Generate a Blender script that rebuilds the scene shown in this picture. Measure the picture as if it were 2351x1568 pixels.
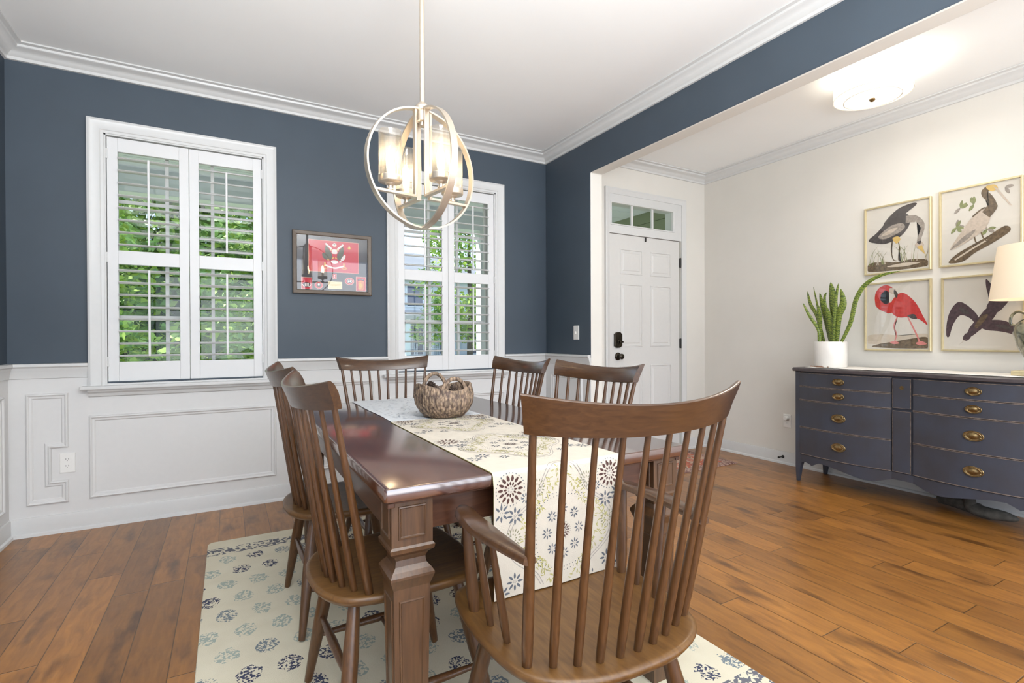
import bpy, bmesh, math, random
from mathutils import Vector, Matrix
from math import pi, sin, cos, radians as RAD

for o in list(bpy.data.objects): bpy.data.objects.remove(o)
SC = bpy.context.scene
COL = SC.collection

# ------------------------------------------------------------------ camera
CAM = Vector((1.0672, -3.817, 1.1012))
YAW, PITCH, ROLL, FPX = 0.5115, -0.0052, -0.0041, 1162.84
fw = Vector((sin(YAW)*cos(PITCH), cos(YAW)*cos(PITCH), sin(PITCH)))
rt = Vector((cos(YAW), -sin(YAW), 0)); up = rt.cross(fw)
rt2 = cos(ROLL)*rt + sin(ROLL)*up; up2 = -sin(ROLL)*rt + cos(ROLL)*up
cd = bpy.data.cameras.new('camera'); co = bpy.data.objects.new('camera', cd); COL.objects.link(co)
cd.sensor_fit = 'HORIZONTAL'; cd.sensor_width = 36.0; cd.lens = FPX/2351*36.0
cd.clip_start = 0.02; cd.clip_end = 300
M = Matrix((rt2, up2, -fw)).transposed().to_4x4(); M.translation = CAM
co.matrix_world = M
SC.camera = co

# ------------------------------------------------------------------ view, world, sun, large lights
SC.view_settings.view_transform = 'Standard'; SC.view_settings.look = 'None'
SC.view_settings.gamma = 1.0; SC.view_settings.use_curve_mapping = False
SC.view_settings.exposure = 0.33
W = bpy.data.worlds.new('world'); SC.world = W; W.use_nodes = True
wn = W.node_tree.nodes; wl = W.node_tree.links; wn.clear()
tc = wn.new('ShaderNodeTexCoord'); sp = wn.new('ShaderNodeSeparateXYZ'); rp = wn.new('ShaderNodeValToRGB')
nz = wn.new('ShaderNodeTexNoise'); nz.inputs['Scale'].default_value = 2.2; nz.inputs['Detail'].default_value = 6
cr = wn.new('ShaderNodeValToRGB'); mx = wn.new('ShaderNodeMixRGB'); bg = wn.new('ShaderNodeBackground'); ow = wn.new('ShaderNodeOutputWorld')
rp.color_ramp.elements[0].position = 0.0; rp.color_ramp.elements[0].color = (.80, .88, 1, 1)
rp.color_ramp.elements[1].position = 0.35; rp.color_ramp.elements[1].color = (.28, .50, .95, 1)
cr.color_ramp.elements[0].position = .52; cr.color_ramp.elements[0].color = (0, 0, 0, 1)
cr.color_ramp.elements[1].position = .66; cr.color_ramp.elements[1].color = (1, 1, 1, 1)
mx.inputs[2].default_value = (1, 1, 1, 1)
wl.new(tc.outputs['Generated'], sp.inputs[0]); wl.new(sp.outputs['Z'], rp.inputs[0])
wl.new(tc.outputs['Generated'], nz.inputs['Vector']); wl.new(nz.outputs[0], cr.inputs[0])
wl.new(cr.outputs[0], mx.inputs[0]); wl.new(rp.outputs[0], mx.inputs[1]); wl.new(mx.outputs[0], bg.inputs[0])
bg.inputs[1].default_value = 1.7; wl.new(bg.outputs[0], ow.inputs[0])

def light(name, kind, loc, energy, color=(1, 1, 1), rot=None, size=None, size_y=None, radius=None):
    d = bpy.data.lights.new(name, kind); d.energy = energy; d.color = color
    if kind == 'AREA':
        d.shape = 'RECTANGLE'; d.size = size; d.size_y = size_y or size
    if radius is not None: d.shadow_soft_size = radius
    o = bpy.data.objects.new(name, d); COL.objects.link(o); o.location = loc
    if rot: o.rotation_euler = rot
    return o
sun = light('sun', 'SUN', (0, -10, 20), 7.0, (1, .95, .86), None); sun.rotation_euler = Vector((-.75, .42, .72)).to_track_quat('Z', 'Y').to_euler(); sun.data.angle = RAD(1)
light('rear_fill_light', 'AREA', (1.8, -6.1, 1.45), 62, (.95, .98, 1), (RAD(90), 0, 0), 3.2, 2.2)  # added fill lamp behind the camera, no window is modelled there
light('hall_fill_light', 'AREA', (4.45, -6.1, 1.45), 28, (.95, .98, 1), (RAD(90), 0, 0), 1.5, 2.2)  # second added fill panel, brightens the entry from behind
light('ceiling_fill_light', 'AREA', (1.15, -4.45, 1.25), 240, (.94, .975, 1), (RAD(180), 0, 0), 1.7, 1.0)  # unseen upward-facing lamp added to brighten the ceiling

# ------------------------------------------------------------------ materials
def nt(name):
    m = bpy.data.materials.new(name); m.use_nodes = True
    n = m.node_tree.nodes; l = m.node_tree.links
    return m, n, l, n['Principled BSDF']
def paint(name, rgb, rough=.5, metal=0, bump=.0, var=.04, scale=30, coat=0, spec=None, bscale=None):
    m, n, l, b = nt(name)
    b.inputs['Roughness'].default_value = rough; b.inputs['Metallic'].default_value = metal
    if coat: b.inputs['Coat Weight'].default_value = coat; b.inputs['Coat Roughness'].default_value = .12
    if spec is not None: b.inputs['Specular IOR Level'].default_value = spec
    t = n.new('ShaderNodeTexCoord'); z = n.new('ShaderNodeTexNoise'); z.inputs['Scale'].default_value = scale; z.inputs['Detail'].default_value = 3
    l.new(t.outputs['Object'], z.inputs['Vector'])
    r = n.new('ShaderNodeValToRGB')
    r.color_ramp.elements[0].position = .3; r.color_ramp.elements[1].position = .7
    r.color_ramp.elements[0].color = tuple(max(0, c*(1-var)) for c in rgb)+(1,)
    r.color_ramp.elements[1].color = tuple(c*(1+var) for c in rgb)+(1,)
    l.new(z.outputs[0], r.inputs[0]); l.new(r.outputs[0], b.inputs['Base Color'])
    if bump:
        z2 = n.new('ShaderNodeTexNoise'); z2.inputs['Scale'].default_value = bscale or 300; l.new(t.outputs['Object'], z2.inputs['Vector'])
        bp = n.new('ShaderNodeBump'); bp.inputs['Strength'].default_value = bump; bp.inputs['Distance'].default_value = .002
        l.new(z2.outputs[0], bp.inputs['Height']); l.new(bp.outputs[0], b.inputs['Normal'])
    return m
def wood(name, dark, lite, stretch, rough=.35, coat=.3, scale=9, spec=None):
    m, n, l, b = nt(name)
    t = n.new('ShaderNodeTexCoord'); mp = n.new('ShaderNodeMapping'); mp.inputs['Scale'].default_value = stretch
    l.new(t.outputs['Object'], mp.inputs[0])
    z = n.new('ShaderNodeTexNoise'); z.inputs['Scale'].default_value = scale; z.inputs['Detail'].default_value = 7; z.inputs['Distortion'].default_value = .6
    l.new(mp.outputs[0], z.inputs['Vector'])
    r = n.new('ShaderNodeValToRGB'); r.color_ramp.elements[0].position = .32; r.color_ramp.elements[1].position = .7
    r.color_ramp.elements[0].color = dark+(1,); r.color_ramp.elements[1].color = lite+(1,)
    l.new(z.outputs[0], r.inputs[0])
    z2 = n.new('ShaderNodeTexNoise'); z2.inputs['Scale'].default_value = 3; l.new(t.outputs['Object'], z2.inputs['Vector'])
    mm = n.new('ShaderNodeMixRGB'); mm.blend_type = 'MULTIPLY'; mm.inputs[0].default_value = .35
    l.new(r.outputs[0], mm.inputs[1]); l.new(z2.outputs[0], mm.inputs[2]); l.new(mm.outputs[0], b.inputs['Base Color'])
    b.inputs['Roughness'].default_value = rough; b.inputs['Coat Weight'].default_value = coat; b.inputs['Coat Roughness'].default_value = .15
    if spec is not None: b.inputs['Specular IOR Level'].default_value = spec
    bp = n.new('ShaderNodeBump'); bp.inputs['Strength'].default_value = .08; bp.inputs['Distance'].default_value = .001
    l.new(z.outputs[0], bp.inputs['Height']); l.new(bp.outputs[0], b.inputs['Normal'])
    return m
def emis(name, rgb, s, rough=.6):
    m, n, l, b = nt(name); b.inputs['Base Color'].default_value = rgb+(1,); b.inputs['Roughness'].default_value = rough
    b.inputs['Emission Color'].default_value = rgb+(1,); b.inputs['Emission Strength'].default_value = s
    return m
def glass(name, tint=(1, 1, 1), refl=.9, haze=0.0):
    m = bpy.data.materials.new(name); m.use_nodes = True; n = m.node_tree.nodes; l = m.node_tree.links; n.clear()
    o = n.new('ShaderNodeOutputMaterial'); tr = n.new('ShaderNodeBsdfTransparent'); tr.inputs[0].default_value = tint+(1,)
    g = n.new('ShaderNodeBsdfGlossy'); g.inputs['Roughness'].default_value = .02
    lw = n.new('ShaderNodeLayerWeight'); p5 = n.new('ShaderNodeMath'); p5.operation = 'POWER'; p5.inputs[1].default_value = 5; l.new(lw.outputs['Facing'], p5.inputs[0])
    mu = n.new('ShaderNodeMath'); mu.operation = 'MULTIPLY_ADD'; mu.inputs[1].default_value = .9*refl; mu.inputs[2].default_value = .045*refl; l.new(p5.outputs[0], mu.inputs[0])
    x = n.new('ShaderNodeMixShader'); l.new(mu.outputs[0], x.inputs[0]); l.new(tr.outputs[0], x.inputs[1]); l.new(g.outputs[0], x.inputs[2])
    last = x
    if haze:
        di = n.new('ShaderNodeBsdfTranslucent'); di.inputs[0].default_value = (1, .97, .92, 1)
        no = n.new('ShaderNodeTexVoronoi'); no.inputs['Scale'].default_value = 220
        rr = n.new('ShaderNodeMapRange'); rr.inputs[1].default_value = .0; rr.inputs[2].default_value = .35; rr.inputs[3].default_value = haze*3; rr.inputs[4].default_value = haze
        l.new(no.outputs[0], rr.inputs[0])
        y = n.new('ShaderNodeMixShader'); l.new(rr.outputs[0], y.inputs[0]); l.new(x.outputs[0], y.inputs[1]); l.new(di.outputs[0], y.inputs[2]); last = y
    l.new(last.outputs[0], o.inputs[0]); return m

M_ = {}
M_['trim'] = paint('white_trim_paint', (.61, .61, .60), .35, var=.01)
M_['wains'] = paint('wainscot_paint', (.65, .645, .635), .42, var=.01)
M_['navy'] = paint('navy_wall_paint', (.051, .070, .092), .55, bump=.06, var=.05, scale=4)
M_['greige'] = paint('greige_wall_paint', (.68, .655, .605), .6, bump=.05, var=.015, scale=5)
M_['ceil'] = paint('ceiling_paint', (.87, .875, .865), .8, var=.008, scale=3)
M_['louver'] = paint('louver_paint', (.70, .70, .70), .35, var=.005)
M_['black'] = paint('black_metal', (.02, .018, .016), .4, metal=.3, var=.2)
M_['bronze'] = paint('oil_rubbed_bronze', (.035, .028, .02), .3, metal=.85, var=.3, scale=60)
M_['plate'] = paint('outlet_plastic', (.78, .77, .74), .35, var=.01)
M_['slot'] = paint('outlet_slot', (.06, .06, .06), .6)
M_['cherry'] = wood('cherry_wood', (.070, .028, .009), (.125, .054, .018), (14, 14, 1.6), .36, .2)
M_['cherryH'] = wood('cherry_wood_rail', (.052, .021, .008), (.092, .041, .015), (1.6, 12, 14), .32, .45)
M_['cherryS'] = wood('cherry_wood_seat', (.10, .042, .010), (.175, .082, .021), (9, 1.4, 9), .42, .1)
M_['table'] = wood('table_top_wood', (.055, .014, .008), (.10, .032, .018), (9, 1.2, 9), .14, 1.0, 7)
M_['table'].node_tree.nodes['Principled BSDF'].inputs['Coat IOR'].default_value = 2.2
M_['tableE'] = wood('table_side_wood', (.068, .024, .012), (.12, .048, .023), (1.2, 1.2, 9), .3, .3, 7)
M_['tableL'] = wood('table_leg_wood', (.065, .030, .013), (.115, .055, .023), (12, 12, 1.2), .35, .3, 8)
M_['nickel'] = paint('champagne_metal', (.62, .54, .44), .32, metal=.75, var=.03)
M_['brass'] = paint('antique_brass', (.27, .19, .09), .33, metal=.9, var=.3, scale=70)
M_['gold'] = paint('thin_gold_frame', (.72, .62, .38), .3, metal=.6, var=.05)
M_['pot'] = paint('white_ceramic', (.80, .77, .72), .35, var=.02)
M_['soil'] = paint('potting_soil', (.05, .035, .02), .95, var=.4, scale=80)
M_['cloth'] = paint('white_linen', (.80, .77, .72), .85, bump=.3, var=.03, bscale=500)
M_['pane'] = glass('window_glass', (.93, .96, .95), .55)
M_['picglass'] = glass('picture_glass', (1, 1, 1), 1.0)
M_['shadeglass'] = glass('seeded_glass', (.97, .96, .94), 1.2, .05)
M_['bulb'] = emis('glowing_bulb', (1, .80, .52), 45)
M_['candle'] = paint('candle_sleeve', (.85, .8, .7), .4)

# plank floor
def floor_mat():
    m, n, l, b = nt('wood_plank_floor')
    def N(t, **k):
        x = n.new(t)
        for a, v in k.items(): setattr(x, a, v)
        return x
    def MA(op, a, bb=None, c=None):
        x = N('ShaderNodeMath', operation=op)
        for i, v in enumerate((a, bb, c)):
            if v is None: continue
            if isinstance(v, (int, float)): x.inputs[i].default_value = v
            else: l.new(v, x.inputs[i])
        return x.outputs[0]
    t = N('ShaderNodeTexCoord'); s = N('ShaderNodeSeparateXYZ'); l.new(t.outputs['Object'], s.inputs[0])
    px = MA('DIVIDE', MA('SUBTRACT', s.outputs[0], .108), .13); ix = MA('FLOOR', px); fx = MA('FRACT', px)
    w1 = N('ShaderNodeTexWhiteNoise', noise_dimensions='1D'); l.new(ix, w1.inputs['W'])
    py = MA('ADD', MA('DIVIDE', s.outputs[1], 1.05), MA('MULTIPLY', w1.outputs[0], 7.3)); iy = MA('FLOOR', py); fy = MA('FRACT', py)
    cv = N('ShaderNodeCombineXYZ'); l.new(ix, cv.inputs[0]); l.new(iy, cv.inputs[1])
    w2 = N('ShaderNodeTexWhiteNoise', noise_dimensions='3D'); l.new(cv.outputs[0], w2.inputs['Vector'])
    ofs = N('ShaderNodeVectorMath', operation='MULTIPLY_ADD'); l.new(w2.outputs['Color'], ofs.inputs[0]); ofs.inputs[1].default_value = (9, 9, 9)
    l.new(t.outputs['Object'], ofs.inputs[2])
    mp = N('ShaderNodeMapping'); mp.inputs['Scale'].default_value = (8, 1.4, 1); l.new(ofs.outputs[0], mp.inputs[0])
    g = N('ShaderNodeTexNoise'); g.inputs['Scale'].default_value = 5; g.inputs['Detail'].default_value = 8; g.inputs['Distortion'].default_value = .8; l.new(mp.outputs[0], g.inputs['Vector'])
    r = N('ShaderNodeValToRGB'); r.color_ramp.elements[0].position = .25; r.color_ramp.elements[1].position = .75
    r.color_ramp.elements[0].color = (.19, .074, .015, 1); r.color_ramp.elements[1].color = (.34, .142, .027, 1); l.new(g.outputs[0], r.inputs[0])
    # dark knots and smudges
    mp2 = N('ShaderNodeMapping'); mp2.inputs['Scale'].default_value = (6.5, 2.0, 1); l.new(ofs.outputs[0], mp2.inputs[0])
    k = N('ShaderNodeTexNoise'); k.inputs['Scale'].default_value = 1.6; k.inputs['Detail'].default_value = 5; l.new(mp2.outputs[0], k.inputs['Vector'])
    kr = N('ShaderNodeValToRGB'); kr.color_ramp.elements[0].position = .55; kr.color_ramp.elements[1].position = .70
    kr.color_ramp.elements[0].color = (1, 1, 1, 1); kr.color_ramp.elements[1].color = (.28, .25, .25, 1); l.new(k.outputs[0], kr.inputs[0])
    m1 = N('ShaderNodeMixRGB', blend_type='MULTIPLY'); m1.inputs[0].default_value = .85; l.new(r.outputs[0], m1.inputs[1]); l.new(kr.outputs[0], m1.inputs[2])
    hv = N('ShaderNodeMapRange'); hv.inputs[3].default_value = .74; hv.inputs[4].default_value = 1.2; l.new(w2.outputs[0], hv.inputs[0])
    m2 = N('ShaderNodeVectorMath', operation='SCALE'); l.new(m1.outputs[0], m2.inputs[0]); l.new(hv.outputs[0], m2.inputs['Scale'])
    ex = MA('MINIMUM', fx, MA('SUBTRACT', 1.0, fx)); ey = MA('MINIMUM', fy, MA('SUBTRACT', 1.0, fy))
    seam = MA('MINIMUM', MA('DIVIDE', ex, .020), MA('DIVIDE', ey, .0028))
    seam = MA('MINIMUM', seam, 1.0)
    sm = N('ShaderNodeMapRange'); sm.inputs[3].default_value = .18; sm.inputs[4].default_value = 1; l.new(seam, sm.inputs[0])
    m3 = N('ShaderNodeVectorMath', operation='SCALE'); l.new(m2.outputs[0], m3.inputs[0]); l.new(sm.outputs[0], m3.inputs['Scale'])
    l.new(m3.outputs[0], b.inputs['Base Color'])
    b.inputs['Roughness'].default_value = .3; b.inputs['Coat Weight'].default_value = .12; b.inputs['Coat Roughness'].default_value = .2
    sc = N('ShaderNodeTexNoise'); sc.inputs['Scale'].default_value = 14; sc.inputs['Detail'].default_value = 2; l.new(ofs.outputs[0], sc.inputs['Vector'])
    h = MA('ADD', MA('MULTIPLY', seam, 1.0), MA('MULTIPLY', sc.outputs[0], 1.0))
    bp = N('ShaderNodeBump'); bp.inputs['Strength'].default_value = .35; bp.inputs['Distance'].default_value = .0025
    l.new(h, bp.inputs['Height']); l.new(bp.outputs[0], b.inputs['Normal'])
    return m
M_['floor'] = floor_mat()
M_['door'] = paint('front_door_paint', (.60, .59, .57), .4, var=.01)

# ------------------------------------------------------------------ mesh helpers
OFF = {}
class MB:
    def __init__(s): s.bm = bmesh.new(); s.mi = 0
    def face(s, vs, mi=None):
        try: f = s.bm.faces.new(vs)
        except ValueError: return None
        f.material_index = s.mi if mi is None else mi; return f
    def v(s, p): return s.bm.verts.new(p)
    def box(s, x0, x1, y0, y1, z0, z1):
        if x0 > x1: x0, x1 = x1, x0
        if y0 > y1: y0, y1 = y1, y0
        if z0 > z1: z0, z1 = z1, z0
        v = [s.v((x, y, z)) for x in (x0, x1) for y in (y0, y1) for z in (z0, z1)]
        for q in ((0,1,3,2),(4,6,7,5),(0,4,5,1),(2,3,7,6),(0,2,6,4),(1,5,7,3)): s.face([v[i] for i in q])
        return s
    def hexa(s, a, b):      # a, b : 4-point loops
        va = [s.v(p) for p in a]; vb = [s.v(p) for p in b]; k = len(va)
        s.face(va[::-1]); s.face(vb)
        for i in range(k): s.face([va[i], va[(i+1) % k], vb[(i+1) % k], vb[i]])
        return s
    def rings(s, rings, closed=True, cap=True):
        R = [[s.v(p) for p in r] for r in rings]
        for a, b in zip(R, R[1:]):
            n = len(a)
            for i in range(n if closed else n-1): s.face([a[i], a[(i+1) % n], b[(i+1) % n], b[i]])
        if cap and closed: s.face(R[0][::-1]); s.face(R[-1])
        return s
    def tube(s, pts, rad, seg=12, cap=True, flat=None):
        pts = [Vector(p) for p in pts]; n = len(pts)
        if not isinstance(rad, (list, tuple)): rad = [rad]*n
        up_ = Vector((0, 0, 1)); rs = []; pr = None
        for i, p in enumerate(pts):
            d = (pts[min(i+1, n-1)]-pts[max(i-1, 0)]).normalized()
            if pr is None:
                a = d.cross(up_ if abs(d.z) < .95 else Vector((1, 0, 0))).normalized()
            else: a = (pr-d*pr.dot(d)).normalized()
            pr = a; b = d.cross(a)
            fx = flat or 1
            rs.append([p+(a*cos(2*pi*k/seg)+b*sin(2*pi*k/seg)*fx)*rad[i] for k in range(seg)])
        return s.rings(rs, True, cap)
    def lathe(s, prof, c=(0, 0), seg=32, cap=True):
        return s.rings([[(c[0]+r*cos(2*pi*k/seg), c[1]+r*sin(2*pi*k/seg), z) for k in range(seg)] for r, z in prof], True, cap)
    def mould(s, poly, prof, mapf, closed=True):
        n = len(poly); P = [Vector((p[0], p[1])) for p in poly]; ms = []
        for i in range(n):
            if closed or 0 < i < n-1:
                d1 = (P[i]-P[i-1]).normalized(); d2 = (P[(i+1) % n]-P[i]).normalized()
            elif i == 0: d1 = d2 = (P[1]-P[0]).normalized()
            else: d1 = d2 = (P[i]-P[i-1]).normalized()
            n1 = Vector((-d1.y, d1.x)); n2 = Vector((-d2.y, d2.x)); m = (n1+n2)
            m = m/(m.dot(n1)) if m.length > 1e-6 else n1
            ms.append(m)
        R = []
        for i in range(n): R.append([s.v(mapf(P[i].x+ms[i].x*a, P[i].y+ms[i].y*a, h)) for a, h in prof])
        for i in range(n if closed else n-1):
            a, b = R[i], R[(i+1) % n]
            for k in range(len(prof)-1): s.face([a[k], a[k+1], b[k+1], b[k]])
        if not closed: s.face(R[0]); s.face(R[-1][::-1])
        return s
    def poly(s, pts, mapf, d=0, mi=None):
        return s.face([s.v(mapf(a, b, d)) for a, b in pts], mi)
    def prism(s, pts, mapf, d0, d1):
        return s.hexa([mapf(a, b, d0) for a, b in pts], [mapf(a, b, d1) for a, b in pts])
    def build(s, name, mats, parent=None, smooth=False, bevel=0, angle=40, recalc=True, subsurf=0):
        if recalc: bmesh.ops.recalc_face_normals(s.bm, faces=s.bm.faces)
        off = OFF.get(parent.name, Vector((0, 0, 0))) if parent else Vector((0, 0, 0))
        if off.length: bmesh.ops.translate(s.bm, verts=s.bm.verts, vec=-off)
        me = bpy.data.meshes.new(name); s.bm.to_mesh(me); s.bm.free()
        if not isinstance(mats, (list, tuple)): mats = [mats]
        for m in mats: me.materials.append(m)
        if smooth:
            me.polygons.foreach_set('use_smooth', [True]*len(me.polygons))
            try: me.set_sharp_from_angle(angle=RAD(angle))
            except Exception: pass
        o = bpy.data.objects.new(name, me); COL.objects.link(o)
        if parent: o.parent = parent; OFF[o.name] = off.copy()
        if bevel:
            b = o.modifiers.new('bevel', 'BEVEL'); b.width = bevel; b.segments = 2; b.limit_method = 'ANGLE'; b.angle_limit = RAD(35)
        if subsurf:
            q = o.modifiers.new('subd', 'SUBSURF'); q.levels = subsurf; q.render_levels = subsurf
        return o
def tag(o, label=None, cat=None, group=None, kind=None):
    if label: o['label'] = label
    if cat: o['category'] = cat
    if group: o['group'] = group
    if kind: o['kind'] = kind
    return o
def empty(name, loc=(0, 0, 0), world=True, **k):
    """Empty at a thing's base; world=True: its parts are given in world coordinates."""
    o = bpy.data.objects.new(name, None); COL.objects.link(o); o.location = loc; o.empty_display_size = .1
    if world: OFF[o.name] = Vector(loc)
    return tag(o, **k)
def struct(o, label, cat): return tag(o, label, cat, None, 'structure')
def cm(pts, n=6, closed=True):
    out = []; N = len(pts)
    for i in range(N if closed else N-1):
        p0, p1, p2, p3 = [pts[(i+j) % N] if closed else pts[min(max(i+j, 0), N-1)] for j in (-1, 0, 1, 2)]
        for k in range(n):
            t = k/n
            out.append(tuple(.5*((2*p1[a])+(-p0[a]+p2[a])*t+(2*p0[a]-5*p1[a]+4*p2[a]-p3[a])*t*t+(-p0[a]+3*p1[a]-3*p2[a]+p3[a])*t**3) for a in range(len(p1))))
    if not closed: out.append(tuple(pts[-1]))
    return out
XY = lambda a, b, d: (a, b, d)
def BACK(y0=0.0): return lambda a, b, d: (a, y0-d, b)       # a = x, b = z on a wall facing the room
def LEFT(a, b, d): return (d, -a, b)                        # a = -y
def RIGHTW(x0): return lambda a, b, d: (x0-d, a, b)         # a = y, wall facing -x

# ------------------------------------------------------------------ room shell
ZC, XH, TH, YO, ZH, XF, YF, YR = 2.74, 3.561, .123, -.644, 2.405, 5.314, -.27, -6.0
W1 = (.3535, 1.3633); W2 = (2.1216, 3.1296); WT = 2.4127; WB = .835
o = MB().box(-.15, XF+.15, YR, .0, -.06, 0).build('floor', M_['floor']); struct(o, 'brown hand scraped wood plank floor', 'floor')
o = MB().box(-.15, XF+.15, YR-1.2, .15, ZC, ZC+.12).build('ceiling', M_['ceil']); struct(o, 'flat white ceiling over dining room and entry', 'ceiling')
# window wall with two openings
ox = [(W1[0]+.075, W1[1]-.075), (W2[0]+.075, W2[1]-.075)]; oz = (WB+.02, WT-.075)
b = MB()
for x0, x1 in ((-.15, ox[0][0]), (ox[0][1], ox[1][0]), (ox[1][1], XH+TH)): b.box(x0, x1, 0, .15, 0, ZC)
for x0, x1 in ox: b.box(x0, x1, 0, .15, 0, oz[0]); b.box(x0, x1, 0, .15, oz[1], ZC)
o = b.build('wall_back', M_['navy']); struct(o, 'navy painted window wall of the dining room', 'wall')
o = MB().box(-.15, 0, YR, 0, 0, ZC).build('wall_left', M_['navy']); struct(o, 'navy left wall of the dining room', 'wall')
# dividing wall: stub and header; navy towards the dining room
b = MB(); b.prism([(YR, ZH), (YO, ZH), (YO, 0), (0, 0), (0, ZC), (YR, ZC)], lambda a, c, d: (XH+d, a, c), 0, TH)
b.bm.normal_update()
for f in b.bm.faces: f.material_index = 0 if abs(f.calc_center_median().x-XH) < 1e-5 else 1
o = b.build('wall_divider', [M_['navy'], M_['greige']], bevel=.012); struct(o, 'short wall and header, navy on one side and greige in the opening', 'wall')
# entry walls
DX = (4.062, 4.955); TR = (4.092, 4.865, 2.142, 2.331)
b = MB(); b.box(XH+TH, DX[0]-.02, YF, YF+.15, 0, ZC); b.box(DX[1]+.02, XF+.15, YF, YF+.15, 0, ZC); b.box(DX[0]-.02, DX[1]+.02, YF, YF+.15, 2.40, ZC)
o = b.build('wall_entry', M_['greige']); struct(o, 'greige wall around the white front door', 'wall')
o = MB().box(XF, XF+.15, YR, YF, 0, ZC).build('wall_right', M_['greige']); struct(o, 'greige right wall behind the sideboard', 'wall')
# white wainscot skins under the chair rail
b = MB(); b.box(.0, W1[0], -.004, 0, 0, .95); b.box(W1[0], W1[1], -.004, 0, 0, WB+.01); b.box(W1[1], W2[0], -.004, 0, 0, .95)
b.box(W2[0], W2[1], -.004, 0, 0, WB+.01); b.box(W2[1], XH, -.004, 0, 0, .95)
pw = [(-.001, 0), (0, .003), (.003, .012), (.008, .015), (.013, .012), (.016, .007), (.026, .006), (.032, .0)]
PN = [(.076, .26, .17, .80), (W1[0], 1.352, .175, .658), (1.46, 2.02, .175, .80), (W2[0], 3.125, .175, .658), (3.23, 3.47, .175, .80)]
def rect(x0, x1, z0, z1): return [(x0, z0), (x1, z0), (x1, z1), (x0, z1)]
for i, (x0, x1, z0, z1) in enumerate(PN):
    pts = rect(x0, x1, z0, z1)
    if i == 0: pts = [(x0, z0), (x1, z0), (x1, .298), (.186, .298), (.186, .486), (x1, .486), (x1, z1), (x0, z1)]
    b.mould(pts, pw, BACK(-.004))
o = b.build('trim_1', M_['wains']); struct(o, 'white picture frame wainscot below the windows', 'wainscot')
b = MB(); b.box(0, .004, YR, 0, 0, .95)
for a0, a1 in ((.1, .9), (1.02, 1.9), (2.02, 2.9)): b.mould(rect(a0, a1, .17, .80), pw, lambda a, c, d: (.004+d, -a, c))
o = b.build('trim_2', M_['wains']); struct(o, 'white wainscot on the left wall', 'wainscot')
b = MB(); b.box(XH-.004, XH, YO, 0, 0, .95); b.mould([(-.54, .17), (-.1, .17), (-.1, .80), (-.54, .80)], pw, RIGHTW(XH-.004))
o = b.build('trim_3', M_['wains']); struct(o, 'white wainscot on the short wall beside the opening', 'wainscot')
crown = [(0, 2.660), (.012, 2.662), (.014, 2.678), (.022, 2.683), (.03, 2.694), (.045, 2.705), (.064, 2.711), (.072, 2.717), (.075, 2.727), (.095, 2.731), (.096, ZC-.001), (0, ZC-.001)]
o = MB().mould([(XH, YR), (XH, 0), (0, 0), (0, YR)], crown, XY, False).build('trim_4', M_['trim'], smooth=True, angle=25); struct(o, 'white crown moulding around the dining ceiling', 'crown moulding')
o = MB().mould([(XF, YR), (XF, YF), (XH+TH, YF), (XH+TH, YR)], crown, XY, False).build('trim_5', M_['trim'], smooth=True, angle=25); struct(o, 'white crown moulding around the entry ceiling', 'crown moulding')
rail = [(.003, .972), (.032, .970), (.034, .955), (.024, .947), (.020, .930), (.014, .915), (.012, .888), (.003, .885)]
b = MB()
for p in ([(XH, YO), (XH, 0), (W2[1], 0)], [(W2[0], 0), (W1[1], 0)], [(W1[0], 0), (0, 0), (0, YR)]): b.mould(p, rail, XY, False)
o = b.build('trim_6', M_['trim'], smooth=True, angle=25); struct(o, 'white chair rail moulding', 'chair rail')
base = [(.003, .105), (.011, .104), (.014, .092), (.015, .020), (.026, .014), (.028, 0), (.003, 0)]
o = MB().mould([(XH, YO), (XH, 0), (0, 0), (0, YR)], base, XY, False).build('baseboard_back', M_['trim'], smooth=True, angle=25); struct(o, 'white baseboard of the dining room', 'baseboard')
b = MB(); b.mould([(XF, YR), (XF, YF), (5.031, YF)], base, XY, False); b.mould([(4.005, YF), (XH+TH, YF), (XH+TH, YO), (XH, YO)], base, XY, False)
o = b.build('baseboard_right', M_['trim'], smooth=True, angle=25); struct(o, 'white baseboard of the entry', 'baseboard')

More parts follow.
